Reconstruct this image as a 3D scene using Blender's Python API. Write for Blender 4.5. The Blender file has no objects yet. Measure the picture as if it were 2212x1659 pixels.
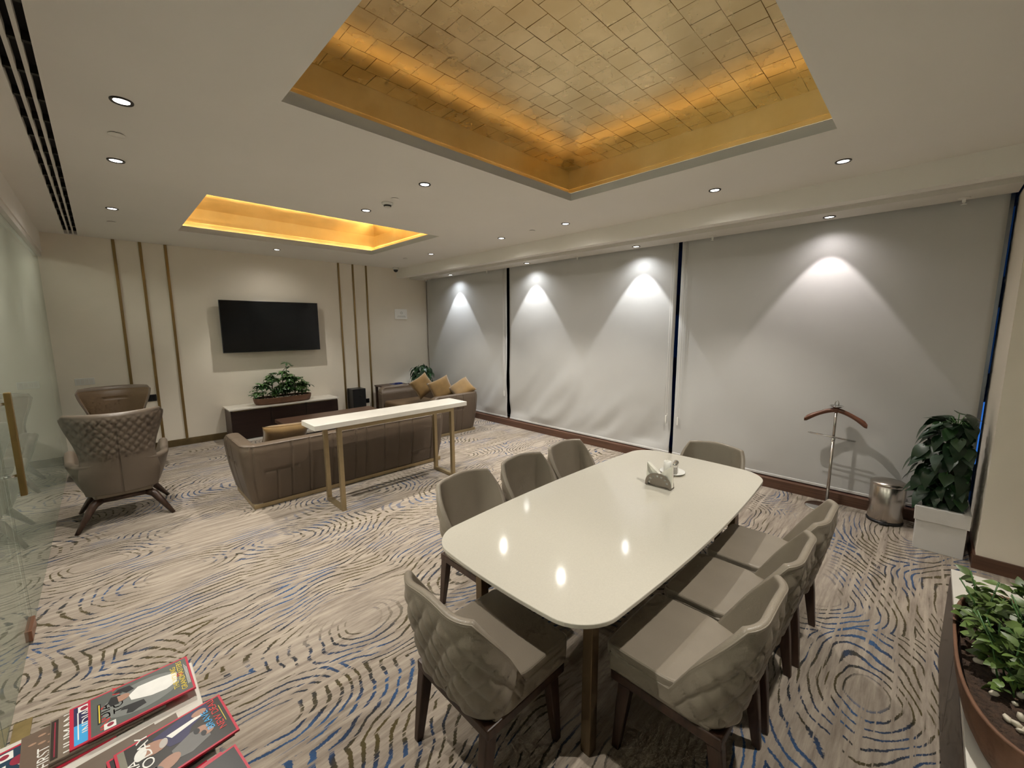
import bpy, bmesh, math, random
from math import sin, cos, pi, radians as R, sqrt
from mathutils import Vector, Matrix, noise as mnoise

random.seed(7)
SC = bpy.context.scene
COL = SC.collection

# ------------------------------------------------------------------ camera, world, exposure
CAM_H = 1.72
yaw, pitch, roll = 0.78051828, -0.13783668, -0.00411909
fwd = Vector((sin(yaw)*cos(pitch), cos(yaw)*cos(pitch), sin(pitch)))
rgt = Vector((cos(yaw), -sin(yaw), 0)); upv = rgt.cross(fwd)
r2 = cos(roll)*rgt + sin(roll)*upv; u2 = -sin(roll)*rgt + cos(roll)*upv
cam = bpy.data.cameras.new('camera'); camo = bpy.data.objects.new('camera', cam); COL.objects.link(camo)
cam.sensor_width = 36.0; cam.lens = 889.97/2212*36.0; cam.clip_start = 0.02; cam.clip_end = 100
camo.matrix_world = Matrix(((r2.x, u2.x, -fwd.x, 0), (r2.y, u2.y, -fwd.y, 0), (r2.z, u2.z, -fwd.z, CAM_H), (0, 0, 0, 1)))
SC.camera = camo
W = bpy.data.worlds.new('night'); SC.world = W; W.use_nodes = True
W.node_tree.nodes['Background'].inputs[0].default_value = (0.010, 0.022, 0.05, 1)
W.node_tree.nodes['Background'].inputs[1].default_value = 0.5
SC.view_settings.view_transform = 'Standard'; SC.view_settings.look = 'None'
SC.view_settings.gamma = 1.0; SC.view_settings.use_curve_mapping = False
SC.view_settings.exposure = 0.84
SC.cycles.use_denoising = True
SC.cycles.max_bounces = 7; SC.cycles.diffuse_bounces = 5; SC.cycles.glossy_bounces = 3
SC.cycles.use_light_tree = False
SC.cycles.use_adaptive_sampling = True; SC.cycles.adaptive_threshold = .05; SC.cycles.adaptive_min_samples = 12
SC.cycles.transparent_max_bounces = 6; SC.cycles.sample_clamp_indirect = 6.0
SC.cycles.caustics_reflective = False; SC.cycles.caustics_refractive = False

DOWN_W = 54.0        # power of a ceiling downlight's core beam
SPILL_W = 11.0       # and of its wide spill
WASH_W = 35.0        # power of a window-side soffit spot
LAMP_COL = (1.0, 0.945, 0.85)
WASH_COL = (.97, .99, 1.0)

# room dimensions
XL, XB, XW, YT, YF, ZC = -0.452, 4.33, 5.0, 7.654, -2.4, 2.876
TRAYS = [(0.78, 3.222, 0.505, 2.47), (0.778, 3.222, 4.566, 6.448)]

# ------------------------------------------------------------------ helpers
def lin(c):
    if isinstance(c, str):
        c = c.lstrip('#'); c = [int(c[i:i+2], 16)/255 for i in (0, 2, 4)]
        return tuple(x/12.92 if x <= .04045 else ((x+.055)/1.055)**2.4 for x in c)
    return tuple(c)

def mat(name, col, rough=.6, metal=0., var=.0, vscale=8., bump=0., bscale=60., spec=.5, coat=0., emit=None, estr=0., sheen=0., trans=0., stretch=None):
    m = bpy.data.materials.new(name); m.use_nodes = True
    nt = m.node_tree; b = nt.nodes['Principled BSDF']
    c = lin(col)
    b.inputs['Base Color'].default_value = (*c, 1); b.inputs['Roughness'].default_value = rough
    b.inputs['Metallic'].default_value = metal; b.inputs['Specular IOR Level'].default_value = spec
    b.inputs['Coat Weight'].default_value = coat; b.inputs['Coat Roughness'].default_value = .08
    b.inputs['Sheen Weight'].default_value = sheen; b.inputs['Transmission Weight'].default_value = trans
    if emit is not None:
        b.inputs['Emission Color'].default_value = (*lin(emit), 1); b.inputs['Emission Strength'].default_value = estr
    tc = nt.nodes.new('ShaderNodeTexCoord'); src = tc.outputs['Object']
    if stretch:
        mp = nt.nodes.new('ShaderNodeMapping'); mp.inputs['Scale'].default_value = stretch
        nt.links.new(src, mp.inputs['Vector']); src = mp.outputs[0]
    if var:
        n = nt.nodes.new('ShaderNodeTexNoise'); n.inputs['Scale'].default_value = vscale; n.inputs['Detail'].default_value = 5
        nt.links.new(src, n.inputs['Vector'])
        r = nt.nodes.new('ShaderNodeValToRGB'); r.color_ramp.elements[0].position = .3; r.color_ramp.elements[1].position = .7
        r.color_ramp.elements[0].color = (*[x*(1-var) for x in c], 1); r.color_ramp.elements[1].color = (*[min(1, x*(1+var)) for x in c], 1)
        nt.links.new(n.outputs['Fac'], r.inputs[0]); nt.links.new(r.outputs[0], b.inputs['Base Color'])
    if bump:
        n2 = nt.nodes.new('ShaderNodeTexNoise'); n2.inputs['Scale'].default_value = bscale; n2.inputs['Detail'].default_value = 3
        nt.links.new(tc.outputs['Object'], n2.inputs['Vector'])
        bp = nt.nodes.new('ShaderNodeBump'); bp.inputs['Strength'].default_value = bump; bp.inputs['Distance'].default_value = .01
        nt.links.new(n2.outputs['Fac'], bp.inputs['Height']); nt.links.new(bp.outputs[0], b.inputs['Normal'])
    return m

def props(o, label=None, cat=None, group=None, kind=None):
    if label: o['label'] = label
    if cat: o['category'] = cat
    if group: o['group'] = group
    if kind: o['kind'] = kind
    return o

def link(name, me, m=None, parent=None, loc=None, rot=None, smooth=False):
    o = bpy.data.objects.new(name, me); COL.objects.link(o)
    if m is not None and me is not None and not me.materials: me.materials.append(m)
    if parent is not None: o.parent = parent
    if loc is not None: o.location = loc
    if rot is not None: o.rotation_euler = rot
    if smooth and me is not None:
        for p in me.polygons: p.use_smooth = True
    return o

def thing(name, label, cat, loc=(0, 0, 0), rz=0, group=None):
    o = bpy.data.objects.new(name, None); COL.objects.link(o)
    o.location = loc; o.rotation_euler = (0, 0, rz); o.empty_display_size = .1
    return props(o, label, cat, group)

def from_bm(bm, name):
    me = bpy.data.meshes.new(name); bm.normal_update(); bm.to_mesh(me); bm.free(); return me

def pydata(name, v, f):
    me = bpy.data.meshes.new(name); me.from_pydata([tuple(x) for x in v], [], f); me.update(); return me

def bm_box(bm, x0, x1, y0, y1, z0, z1, bev=0., seg=2):
    r = bmesh.ops.create_cube(bm, size=1)
    vs = r['verts']
    for v in vs:
        v.co = Vector((x0 if v.co.x < 0 else x1, y0 if v.co.y < 0 else y1, z0 if v.co.z < 0 else z1))
    if bev:
        es = list({e for v in vs for e in v.link_edges})
        bmesh.ops.bevel(bm, geom=es, offset=bev, segments=seg, affect='EDGES', profile=.5)

def box(name, x0, x1, y0, y1, z0, z1, m, parent=None, bev=0., seg=2, smooth=False):
    bm = bmesh.new(); bm_box(bm, x0, x1, y0, y1, z0, z1, bev, seg)
    return link(name, from_bm(bm, name), m, parent, smooth=smooth)

def boxes(name, lst, m, parent=None, bev=0.):
    bm = bmesh.new()
    for b in lst: bm_box(bm, *b, bev=bev)
    return link(name, from_bm(bm, name), m, parent)

def lathe_mesh(name, prof, seg=32, sx=1., sy=1.):
    v, f = [], []
    n = len(prof)
    for i in range(seg):
        a = 2*pi*i/seg
        for r, z in prof: v.append((r*cos(a)*sx, r*sin(a)*sy, z))
    for i in range(seg):
        j = (i+1) % seg
        for k in range(n-1): f.append((i*n+k, j*n+k, j*n+k+1, i*n+k+1))
    me = pydata(name, v, f)
    bm = bmesh.new(); bm.from_mesh(me); bmesh.ops.remove_doubles(bm, verts=bm.verts, dist=1e-5)
    bmesh.ops.recalc_face_normals(bm, faces=bm.faces); bm.to_mesh(me); bm.free()
    return me

def lathe(name, prof, m, parent=None, loc=None, seg=32, smooth=True, sx=1., sy=1.):
    return link(name, lathe_mesh(name, prof, seg, sx, sy), m, parent, loc, smooth=smooth)

def tube_mesh(name, pts, r, seg=10, closed=False):
    v, f = [], []; pts = [Vector(p) for p in pts]; n = len(pts)
    rs = r if isinstance(r, (list, tuple)) else [r]*n
    prev = None
    for i, p in enumerate(pts):
        t = (pts[min(i+1, n-1)] - pts[max(i-1, 0)]).normalized() if not closed else (pts[(i+1) % n]-pts[i-1]).normalized()
        ref = Vector((0, 0, 1)) if abs(t.z) < .9 else Vector((1, 0, 0))
        a = t.cross(ref).normalized() if prev is None else (prev - t*prev.dot(t)).normalized()
        prev = a; b = t.cross(a)
        for k in range(seg):
            q = 2*pi*k/seg; v.append(p + (a*cos(q)+b*sin(q))*rs[i])
    m = n if closed else n-1
    for i in range(m):
        for k in range(seg):
            j = (i+1) % n; l = (k+1) % seg
            f.append((i*seg+k, i*seg+l, j*seg+l, j*seg+k))
    if not closed:
        f.append(tuple(range(seg-1, -1, -1))); f.append(tuple((n-1)*seg+k for k in range(seg)))
    return pydata(name, v, f)

def tube(name, pts, r, m, parent=None, seg=10, closed=False):
    return link(name, tube_mesh(name, pts, r, seg, closed), m, parent, smooth=True)

def prism_mesh(name, poly, z0, z1, bev=0., seg=2):
    bm = bmesh.new()
    lo = [bm.verts.new((x, y, z0)) for x, y in poly]
    fc = bm.faces.new(lo)
    ex = bmesh.ops.extrude_face_region(bm, geom=[fc])
    for e in ex['geom']:
        if isinstance(e, bmesh.types.BMVert): e.co.z = z1
    bmesh.ops.recalc_face_normals(bm, faces=bm.faces)
    if bev:
        es = [e for e in bm.edges if abs(e.verts[0].co.z-e.verts[1].co.z) < 1e-6]
        bmesh.ops.bevel(bm, geom=es, offset=bev, segments=seg, affect='EDGES', profile=.5)
    return from_bm(bm, name)

def prism(name, poly, z0, z1, m, parent=None, bev=0., seg=2, smooth=False):
    return link(name, prism_mesh(name, poly, z0, z1, bev, seg), m, parent, smooth=smooth)

def rrect(x0, x1, y0, y1, r, n=6):
    out = []
    for cx, cy, a0 in ((x1-r, y1-r, 0), (x0+r, y1-r, pi/2), (x0+r, y0+r, pi), (x1-r, y0+r, 3*pi/2)):
        for i in range(n+1):
            a = a0 + pi/2*i/n; out.append((cx+r*cos(a), cy+r*sin(a)))
    return out

def smoothstep(a, b, x):
    t = max(0, min(1, (x-a)/(b-a))); return t*t*(3-2*t)

def clamp(x, a, b): return max(a, min(b, x))

def shell_mesh(name, P, nu, nv, rim=4, rimh=.5):
    """closed padded panel: P(u, v, side), u 0..1 along, v 0..1 up, side 0 outer / 1 inner; rounded rim on the top"""
    rows = []
    for j in range(nv+1): rows.append([Vector(P(i/nu, j/nv, 0)) for i in range(nu+1)])
    top_o = rows[-1]; top_i = [Vector(P(i/nu, 1, 1)) for i in range(nu+1)]
    for k in range(1, rim):
        a = pi*k/rim
        row = []
        for i in range(nu+1):
            mid = (top_o[i]+top_i[i])/2; h = (top_o[i]-top_i[i])*.5
            row.append(mid + h*cos(a) + Vector((0, 0, h.length*rimh*2*sin(a)*.8)))
        rows.append(row)
    for j in range(nv, -1, -1): rows.append([Vector(P(i/nu, j/nv, 1)) for i in range(nu+1)])
    nr = len(rows); v = [p for row in rows for p in row]; f = []
    n1 = nu+1
    for j in range(nr):
        k = (j+1) % nr
        for i in range(nu): f.append((j*n1+i, j*n1+i+1, k*n1+i+1, k*n1+i))
    # end caps, one quad strip at either end
    half = nr//2
    for e in (0, nu):
        for j in range(half):
            a, b = j, j+1; c, d = nr-2-j, nr-1-j
            if b > c: break
            q = [a*n1+e, b*n1+e, c*n1+e, d*n1+e]
            q = list(dict.fromkeys(q))
            if len(q) >= 3: f.append(tuple(q if e == 0 else q[::-1]))
    me = pydata(name, v, f)
    bm = bmesh.new(); bm.from_mesh(me); bmesh.ops.recalc_face_normals(bm, faces=bm.faces); bm.to_mesh(me); bm.free()
    for p in me.polygons: p.use_smooth = True
    return me

def upath(a, f, b, r):
    """U-shaped plan: from left front (-a, f) round the back (y=b) to right front; returns (length, fn s->x,y,nx,ny)"""
    L1 = f-(b+r); La = r*pi/2; Lb = 2*(a-r); tot = 2*L1+2*La+Lb
    def fn(s):
        flip = s > tot/2
        if flip: s = tot-s
        if s <= L1: x, y, nx, ny = -a, f-s, -1., 0.
        elif s <= L1+La:
            t = (s-L1)/r; x, y = -a+r-r*cos(t), b+r-r*sin(t); nx, ny = -cos(t), -sin(t)
        else: x, y, nx, ny = -a+r+(s-L1-La), b, 0., -1.
        return (-x if flip else x), y, (-nx if flip else nx), ny
    return tot, L1, La, fn

def text_mesh(body, size, name):
    cu = bpy.data.curves.new(name, 'FONT'); cu.body = body; cu.size = size; cu.extrude = 0.0002; cu.resolution_u = 3
    o = bpy.data.objects.new(name, cu); COL.objects.link(o)
    dg = bpy.context.evaluated_depsgraph_get(); dg.update()
    me = bpy.data.meshes.new_from_object(o.evaluated_get(dg)); me.name = name
    bpy.data.objects.remove(o); bpy.data.curves.remove(cu)
    return me

def copy_tree(root, loc, rz, label=None, group=None):
    r = root.copy(); COL.objects.link(r); r.location = loc; r.rotation_euler = (0, 0, rz)
    if label: r['label'] = label
    if group: r['group'] = group
    for ch in list(root.children):
        c = ch.copy(); COL.objects.link(c); c.parent = r
        for g in list(ch.children):
            d = g.copy(); COL.objects.link(d); d.parent = c
    return r

# ------------------------------------------------------------------ materials
M = {}
M['wall'] = mat('wall_paint', (.85, .785, .675), .75, var=.03, vscale=1.5, bump=.03, bscale=180)
M['ceil'] = mat('ceiling_paint', (.83, .80, .75), .85, var=.02, vscale=1.2)
M['trimwhite'] = mat('white_paint', (.72, .69, .64), .6, var=.02)
M['brassdark'] = mat('bronze_strip', (.30, .21, .09), .38, .85, var=.12, vscale=20, stretch=(1, 1, .2))
M['skirt_brass'] = mat('bronze_skirting', (.19, .14, .07), .45, .6, var=.15, vscale=9)
M['skirt_wood'] = mat('red_brown_wood', (.115, .056, .034), .42, var=.3, vscale=14, stretch=(1, .12, 6))
M['blind'] = mat('blind_fabric', (.53, .522, .51), .85, var=.015, vscale=3, bump=.05, bscale=400)
M['alu'] = mat('white_aluminium', (.75, .75, .74), .35, .2, var=.03)
M['black'] = mat('black_plastic', (.012, .012, .013), .35, var=.1)
M['blackmatte'] = mat('black_matte', (.006, .006, .006), .8, var=.1)
M['screen'] = mat('screen_glass', (.004, .005, .006), .16, var=.05)
M['leather'] = mat('taupe_leather', (.275, .235, .185), .38, var=.07, vscale=5, bump=.12, bscale=220)
M['sofaleather'] = mat('brown_taupe_leather', (.118, .086, .060), .42, var=.07, vscale=4, bump=.1, bscale=200)
M['armleather'] = mat('grey_brown_leather', (.145, .113, .084), .42, var=.06, vscale=5, bump=.1, bscale=220)
M['seatbrown'] = mat('caramel_leather', (.105, .064, .030), .5, var=.08, vscale=4, bump=.1, bscale=200)
M['darkwood'] = mat('dark_walnut', (.050, .026, .017), .38, var=.35, vscale=8, stretch=(6, 6, .7))
M['legwood'] = mat('walnut_leg', (.085, .040, .022), .4, var=.3, vscale=10, stretch=(5, 5, .6))
M['cabinet'] = mat('espresso_veneer', (.022, .010, .007), .4, var=.3, vscale=6, stretch=(.5, 4, 8))
M['tablewood'] = mat('brown_veneer', (.085, .042, .026), .33, var=.25, vscale=6, stretch=(.4, 6, 6))
M['quartz'] = mat('cream_quartz', (.61, .575, .495), .07, var=.03, vscale=160, coat=.25)
M['marble'] = mat('white_marble', (.70, .67, .61), .22, var=.05, vscale=4, coat=.3)
M['bronzeleg'] = mat('bronze_metal', (.20, .145, .085), .42, .75, var=.08)
M['champagne'] = mat('champagne_metal', (.42, .335, .20), .38, .8, var=.06, vscale=12)
M['chrome'] = mat('chrome', (.72, .72, .72), .12, 1., var=.02)
M['steel'] = mat('brushed_steel', (.50, .46, .42), .26, 1., var=.08, vscale=10, stretch=(30, 30, .6))
M['mustard'] = mat('mustard_velvet', (.20, .114, .030), .8, var=.14, vscale=9, sheen=.5, bump=.1, bscale=120)
M['leaf'] = mat('green_leaf', (.055, .14, .035), .42, var=.4, vscale=7)
M['leafdark'] = mat('dark_green_leaf', (.011, .032, .012), .35, var=.35, vscale=6)
M['leaflight'] = mat('light_green_leaf', (.095, .15, .035), .42, var=.45, vscale=9)
M['stem'] = mat('plant_stem', (.10, .085, .04), .7, var=.2)
M['soil'] = mat('potting_soil', (.045, .025, .015), .95, var=.5, vscale=60, bump=.8, bscale=90)
M['pebble'] = mat('white_pebble', (.62, .56, .46), .6, var=.1)
M['clay'] = mat('brown_clay', (.175, .085, .048), .62, var=.2, vscale=10, bump=.1)
M['foam'] = mat('white_foam', (.68, .66, .63), .8, var=.03, bump=.15, bscale=260)
M['hangerwood'] = mat('hanger_wood', (.13, .045, .022), .3, var=.25, vscale=8)
M['white'] = mat('white_china', (.80, .79, .75), .25, var=.02)
M['paper'] = mat('cream_paper', (.78, .74, .66), .8, var=.05, vscale=40, stretch=(1, 1, 60))
M['napkin'] = mat('paper_napkin', (.80, .78, .70), .85, var=.02)
M['redpl'] = mat('magazine_red', (.55, .015, .05), .35, var=.05)
M['lens'] = mat('lamp_lens', (.9, .9, .9), .4, emit=(1, .96, .9), estr=5.5, var=.01)
M['lens'].cycles.emission_sampling = 'NONE'
M['lensoff'] = mat('lamp_lens_off', (.82, .80, .76), .5, var=.02)
M['bronzeplate'] = mat('floor_plate_brass', (.36, .27, .12), .42, .8, var=.2, vscale=15)
M['copper'] = mat('patch_copper', (.34, .17, .11), .35, .8, var=.15)
M['handlebrass'] = mat('handle_brass', (.27, .185, .07), .4, .8, var=.2, vscale=14, stretch=(1, 1, .3))

def carpet_mat():
    m = bpy.data.materials.new('carpet_ring_pattern'); m.use_nodes = True
    nt = m.node_tree; N = nt.nodes; Lk = nt.links.new; b = N['Principled BSDF']
    b.inputs['Roughness'].default_value = .95; b.inputs['Specular IOR Level'].default_value = .1; b.inputs['Sheen Weight'].default_value = .15
    tc = N.new('ShaderNodeTexCoord')
    def mapping(scale, loc=(0, 0, 0)):
        n = N.new('ShaderNodeMapping'); n.inputs['Scale'].default_value = scale; n.inputs['Location'].default_value = loc
        Lk(tc.outputs['Object'], n.inputs['Vector']); return n.outputs[0]
    def noise(vec, scale, detail=3., rough=.5, dist=0.):
        n = N.new('ShaderNodeTexNoise'); n.inputs['Scale'].default_value = scale; n.inputs['Detail'].default_value = detail
        n.inputs['Roughness'].default_value = rough; n.inputs['Distortion'].default_value = dist; Lk(vec, n.inputs['Vector']); return n
    def math_(op, a, b_=None, c_=None, clampv=False):
        n = N.new('ShaderNodeMath'); n.operation = op; n.use_clamp = clampv
        for i, x in enumerate((a, b_, c_)):
            if x is None: continue
            if isinstance(x, (int, float)): n.inputs[i].default_value = x
            else: Lk(x, n.inputs[i])
        return n.outputs[0]
    def ramp(fac, stops):
        n = N.new('ShaderNodeValToRGB'); e = n.color_ramp.elements
        while len(e) > 1: e.remove(e[-1])
        e[0].position = stops[0][0]; e[0].color = (*stops[0][1], 1)
        for p, c in stops[1:]:
            x = e.new(p); x.color = (*c, 1)
        Lk(fac, n.inputs[0]); return n.outputs[0]
    def mix(fac, a, b_):
        n = N.new('ShaderNodeMix'); n.data_type = 'RGBA'
        if isinstance(fac, (int, float)): n.inputs['Factor'].default_value = fac
        else: Lk(fac, n.inputs['Factor'])
        Lk(a, n.inputs['A']) if not isinstance(a, tuple) else setattr(n.inputs['A'], 'default_value', (*a, 1))
        Lk(b_, n.inputs['B']) if not isinstance(b_, tuple) else setattr(n.inputs['B'], 'default_value', (*b_, 1))
        return n.outputs['Result']
    # warped coordinates for the rings
    warp = noise(mapping((1, 1, 1)), 1.1, 2)
    vm = N.new('ShaderNodeVectorMath'); vm.operation = 'MULTIPLY_ADD'
    vm.inputs[1].default_value = (.42, .42, 0); Lk(warp.outputs['Color'], vm.inputs[0]); Lk(mapping((.66, 1.12, 1), (3.1, 1.7, 0)), vm.inputs[2])
    vor = N.new('ShaderNodeTexVoronoi'); vor.voronoi_dimensions = '2D'; vor.feature = 'F1'
    vor.inputs['Scale'].default_value = 1.15; vor.inputs['Randomness'].default_value = 1
    Lk(vm.outputs[0], vor.inputs['Vector'])
    wob = noise(mapping((2.0, 3.2, 1)), 1.6, 2)
    field = math_('ADD', math_('MULTIPLY', vor.outputs['Distance'], 21.5), math_('MULTIPLY', wob.outputs['Fac'], 2.0))
    saw = math_('FRACT', field)
    tri = math_('ABSOLUTE', math_('SUBTRACT', saw, .5))            # 0 at the middle of a line
    fine = noise(mapping((1, 1, 1)), 95, 2)
    tri = math_('ADD', tri, math_('MULTIPLY', math_('SUBTRACT', fine.outputs['Fac'], .5), .30))
    wid = noise(mapping((1.2, 1.2, 1), (5, 5, 0)), 1.0, 2)
    width = math_('ADD', math_('MULTIPLY', wid.outputs['Fac'], .24), .030)
    line = math_('MULTIPLY', math_('SUBTRACT', width, tri), 22., clampv=True)
    # dashes: streaks along X cut through the rings
    cut = noise(mapping((1.3, 30., 1)), 1.0, 3, .6)
    cutm = math_('MULTIPLY', math_('SUBTRACT', cut.outputs['Fac'], .435), 30., clampv=True)
    dens = noise(mapping((.9, 1.3, 1), (9, 2, 0)), .9, 2)
    densm = math_('MULTIPLY', math_('SUBTRACT', dens.outputs['Fac'], .335), 9., clampv=True)
    core = math_('MULTIPLY', math_('SUBTRACT', vor.outputs['Distance'], .10), 40., clampv=True)      # plain centre in every ring
    mask = math_('MULTIPLY', math_('MULTIPLY', math_('MULTIPLY', line, cutm), densm), core)
    # ground: taupe streaks
    st = noise(mapping((2.6, 27., 1)), 1.0, 5, .68)
    ground = ramp(st.outputs['Fac'], [(.28, (.205, .163, .130)), (.45, (.32, .265, .213)), (.58, (.42, .353, .285)), (.74, (.54, .465, .38))])
    tint = noise(mapping((.6, 1.4, 1), (2, 7, 0)), 1.0, 2)
    ground = mix(math_('MULTIPLY', math_('SUBTRACT', tint.outputs['Fac'], .45), 1.5, clampv=True), ground, ramp(st.outputs['Fac'], [(.3, (.24, .205, .18)), (.7, (.47, .41, .35))]))
    spk = noise(mapping((1, 2.2, 1)), 26, 4, .7)
    ground = mix(math_('MULTIPLY', math_('SUBTRACT', spk.outputs['Fac'], .42), 1.6, clampv=True), ground, ramp(st.outputs['Fac'], [(.3, (.27, .225, .185)), (.7, (.53, .465, .39))]))
    hue = noise(mapping((1.3, 2.6, 1), (4, 4, 0)), 1.5, 3)
    lc = ramp(hue.outputs['Fac'], [(.36, (.070, .052, .012)), (.46, (.045, .036, .016)), (.50, (.015, .020, .030)), (.55, (.012, .040, .105)), (.66, (.022, .090, .23))])
    col = mix(math_('MULTIPLY', mask, .94), ground, lc)
    Lk(col, b.inputs['Base Color'])
    bp = N.new('ShaderNodeBump'); bp.inputs['Strength'].default_value = .5; bp.inputs['Distance'].default_value = .006
    pile = noise(mapping((1, 1, 1)), 420, 2)
    hgt = math_('SUBTRACT', pile.outputs['Fac'], math_('MULTIPLY', mask, .5))
    Lk(hgt, bp.inputs['Height']); Lk(bp.outputs[0], b.inputs['Normal'])
    return m
M['carpet'] = carpet_mat()

def gold_mat(name, rough, cols=((.70, .53, .27, 1), (.84, .67, .38, 1))):
    m = bpy.data.materials.new(name); m.use_nodes = True
    nt = m.node_tree; b = nt.nodes['Principled BSDF']; b.inputs['Metallic'].default_value = 1.
    tc = nt.nodes.new('ShaderNodeNewGeometry')
    n = nt.nodes.new('ShaderNodeTexNoise'); n.inputs['Scale'].default_value = 4; n.inputs['Detail'].default_value = 4; n.inputs['Roughness'].default_value = .55
    nt.links.new(tc.outputs['Position'], n.inputs['Vector'])
    r = nt.nodes.new('ShaderNodeValToRGB'); e = r.color_ramp.elements
    e[0].position = .32; e[0].color = cols[0]; e[1].position = .68; e[1].color = cols[1]
    nt.links.new(n.outputs['Fac'], r.inputs[0]); nt.links.new(r.outputs[0], b.inputs['Base Color'])
    mr = nt.nodes.new('ShaderNodeMapRange'); mr.inputs['To Min'].default_value = rough*.75; mr.inputs['To Max'].default_value = rough*1.35
    nt.links.new(n.outputs['Fac'], mr.inputs['Value']); nt.links.new(mr.outputs[0], b.inputs['Roughness'])
    n2 = nt.nodes.new('ShaderNodeTexNoise'); n2.inputs['Scale'].default_value = 14; n2.inputs['Detail'].default_value = 4
    nt.links.new(tc.outputs['Position'], n2.inputs['Vector'])
    bp = nt.nodes.new('ShaderNodeBump'); bp.inputs['Strength'].default_value = .025; bp.inputs['Distance'].default_value = .01
    nt.links.new(n2.outputs['Fac'], bp.inputs['Height']); nt.links.new(bp.outputs[0], b.inputs['Normal'])
    return m
M['gold'] = gold_mat('gold_leaf', .26)
M['goldwall'] = gold_mat('gold_leaf_cove_lit', .42, ((.86, .66, .34, 1), (.95, .77, .45, 1)))  # lighter copy of the gold: the upstand's glow is put into its colour
M['goldsmall'] = gold_mat('gold_leaf_small_tray', .13)
M['goldback'] = mat('gold_size_undercoat', (.52, .37, .17), .4, 1., var=.2)

def glass_mat(name, tint, ior=1.5, rough=.005, veil=0.):
    m = bpy.data.materials.new(name); m.use_nodes = True
    nt = m.node_tree; nt.nodes.remove(nt.nodes['Principled BSDF'])
    out = nt.nodes['Material Output']
    t = nt.nodes.new('ShaderNodeBsdfTransparent'); t.inputs[0].default_value = (*tint, 1)
    g = nt.nodes.new('ShaderNodeBsdfGlossy'); g.inputs['Roughness'].default_value = rough; g.inputs[0].default_value = (.94, .97, .94, 1)
    fr = nt.nodes.new('ShaderNodeFresnel'); fr.inputs[0].default_value = ior
    mx = nt.nodes.new('ShaderNodeMixShader')
    nt.links.new(fr.outputs[0], mx.inputs[0]); nt.links.new(t.outputs[0], mx.inputs[1]); nt.links.new(g.outputs[0], mx.inputs[2])
    fin = mx
    if veil:
        df = nt.nodes.new('ShaderNodeBsdfDiffuse'); df.inputs[0].default_value = (.74, .75, .66, 1)
        tl = nt.nodes.new('ShaderNodeBsdfTranslucent'); tl.inputs[0].default_value = (.74, .75, .66, 1)
        ad = nt.nodes.new('ShaderNodeMixShader'); ad.inputs[0].default_value = .5; nt.links.new(df.outputs[0], ad.inputs[1]); nt.links.new(tl.outputs[0], ad.inputs[2])
        fin = nt.nodes.new('ShaderNodeMixShader'); fin.inputs[0].default_value = veil
        nt.links.new(mx.outputs[0], fin.inputs[1]); nt.links.new(ad.outputs[0], fin.inputs[2])
    nt.links.new(fin.outputs[0], out.inputs[0]); return m
M['glass'] = glass_mat('partition_glass', (.86, .89, .86), veil=.15)
M['winglass'] = glass_mat('window_glass', (.8, .88, .9))

# ------------------------------------------------------------------ setting: floor, ceiling, walls
S = lambda o: props(o, kind='structure')
S(box('floor', XL-.03, 5.2, YF, YT, -.1, 0, M['carpet']))

# ceiling slab with the two tray openings and the diffuser slot
AC = (-.205, -.072, -1.0, 7.585)
def ceiling():
    xs = sorted({XL-.03, AC[0], AC[1], TRAYS[0][0], TRAYS[0][1], 5.2}); ys = sorted({YF, AC[2], .505, 2.47, 4.566, 6.448, AC[3], YT})
    bm = bmesh.new()
    for i in range(len(xs)-1):
        for j in range(len(ys)-1):
            cx, cy = (xs[i]+xs[i+1])/2, (ys[j]+ys[j+1])/2
            if any(t[0] < cx < t[1]+.01 and t[2] < cy < t[3] for t in TRAYS): continue
            if AC[0] < cx < AC[1] and AC[2] < cy < AC[3]: continue
            bm_box(bm, xs[i], xs[i+1], ys[j], ys[j+1], ZC, ZC+.066)
    bmesh.ops.remove_doubles(bm, verts=bm.verts, dist=1e-5)
    return link('ceiling', from_bm(bm, 'ceiling'), M['ceil'])
CEIL = S(ceiling())

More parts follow.
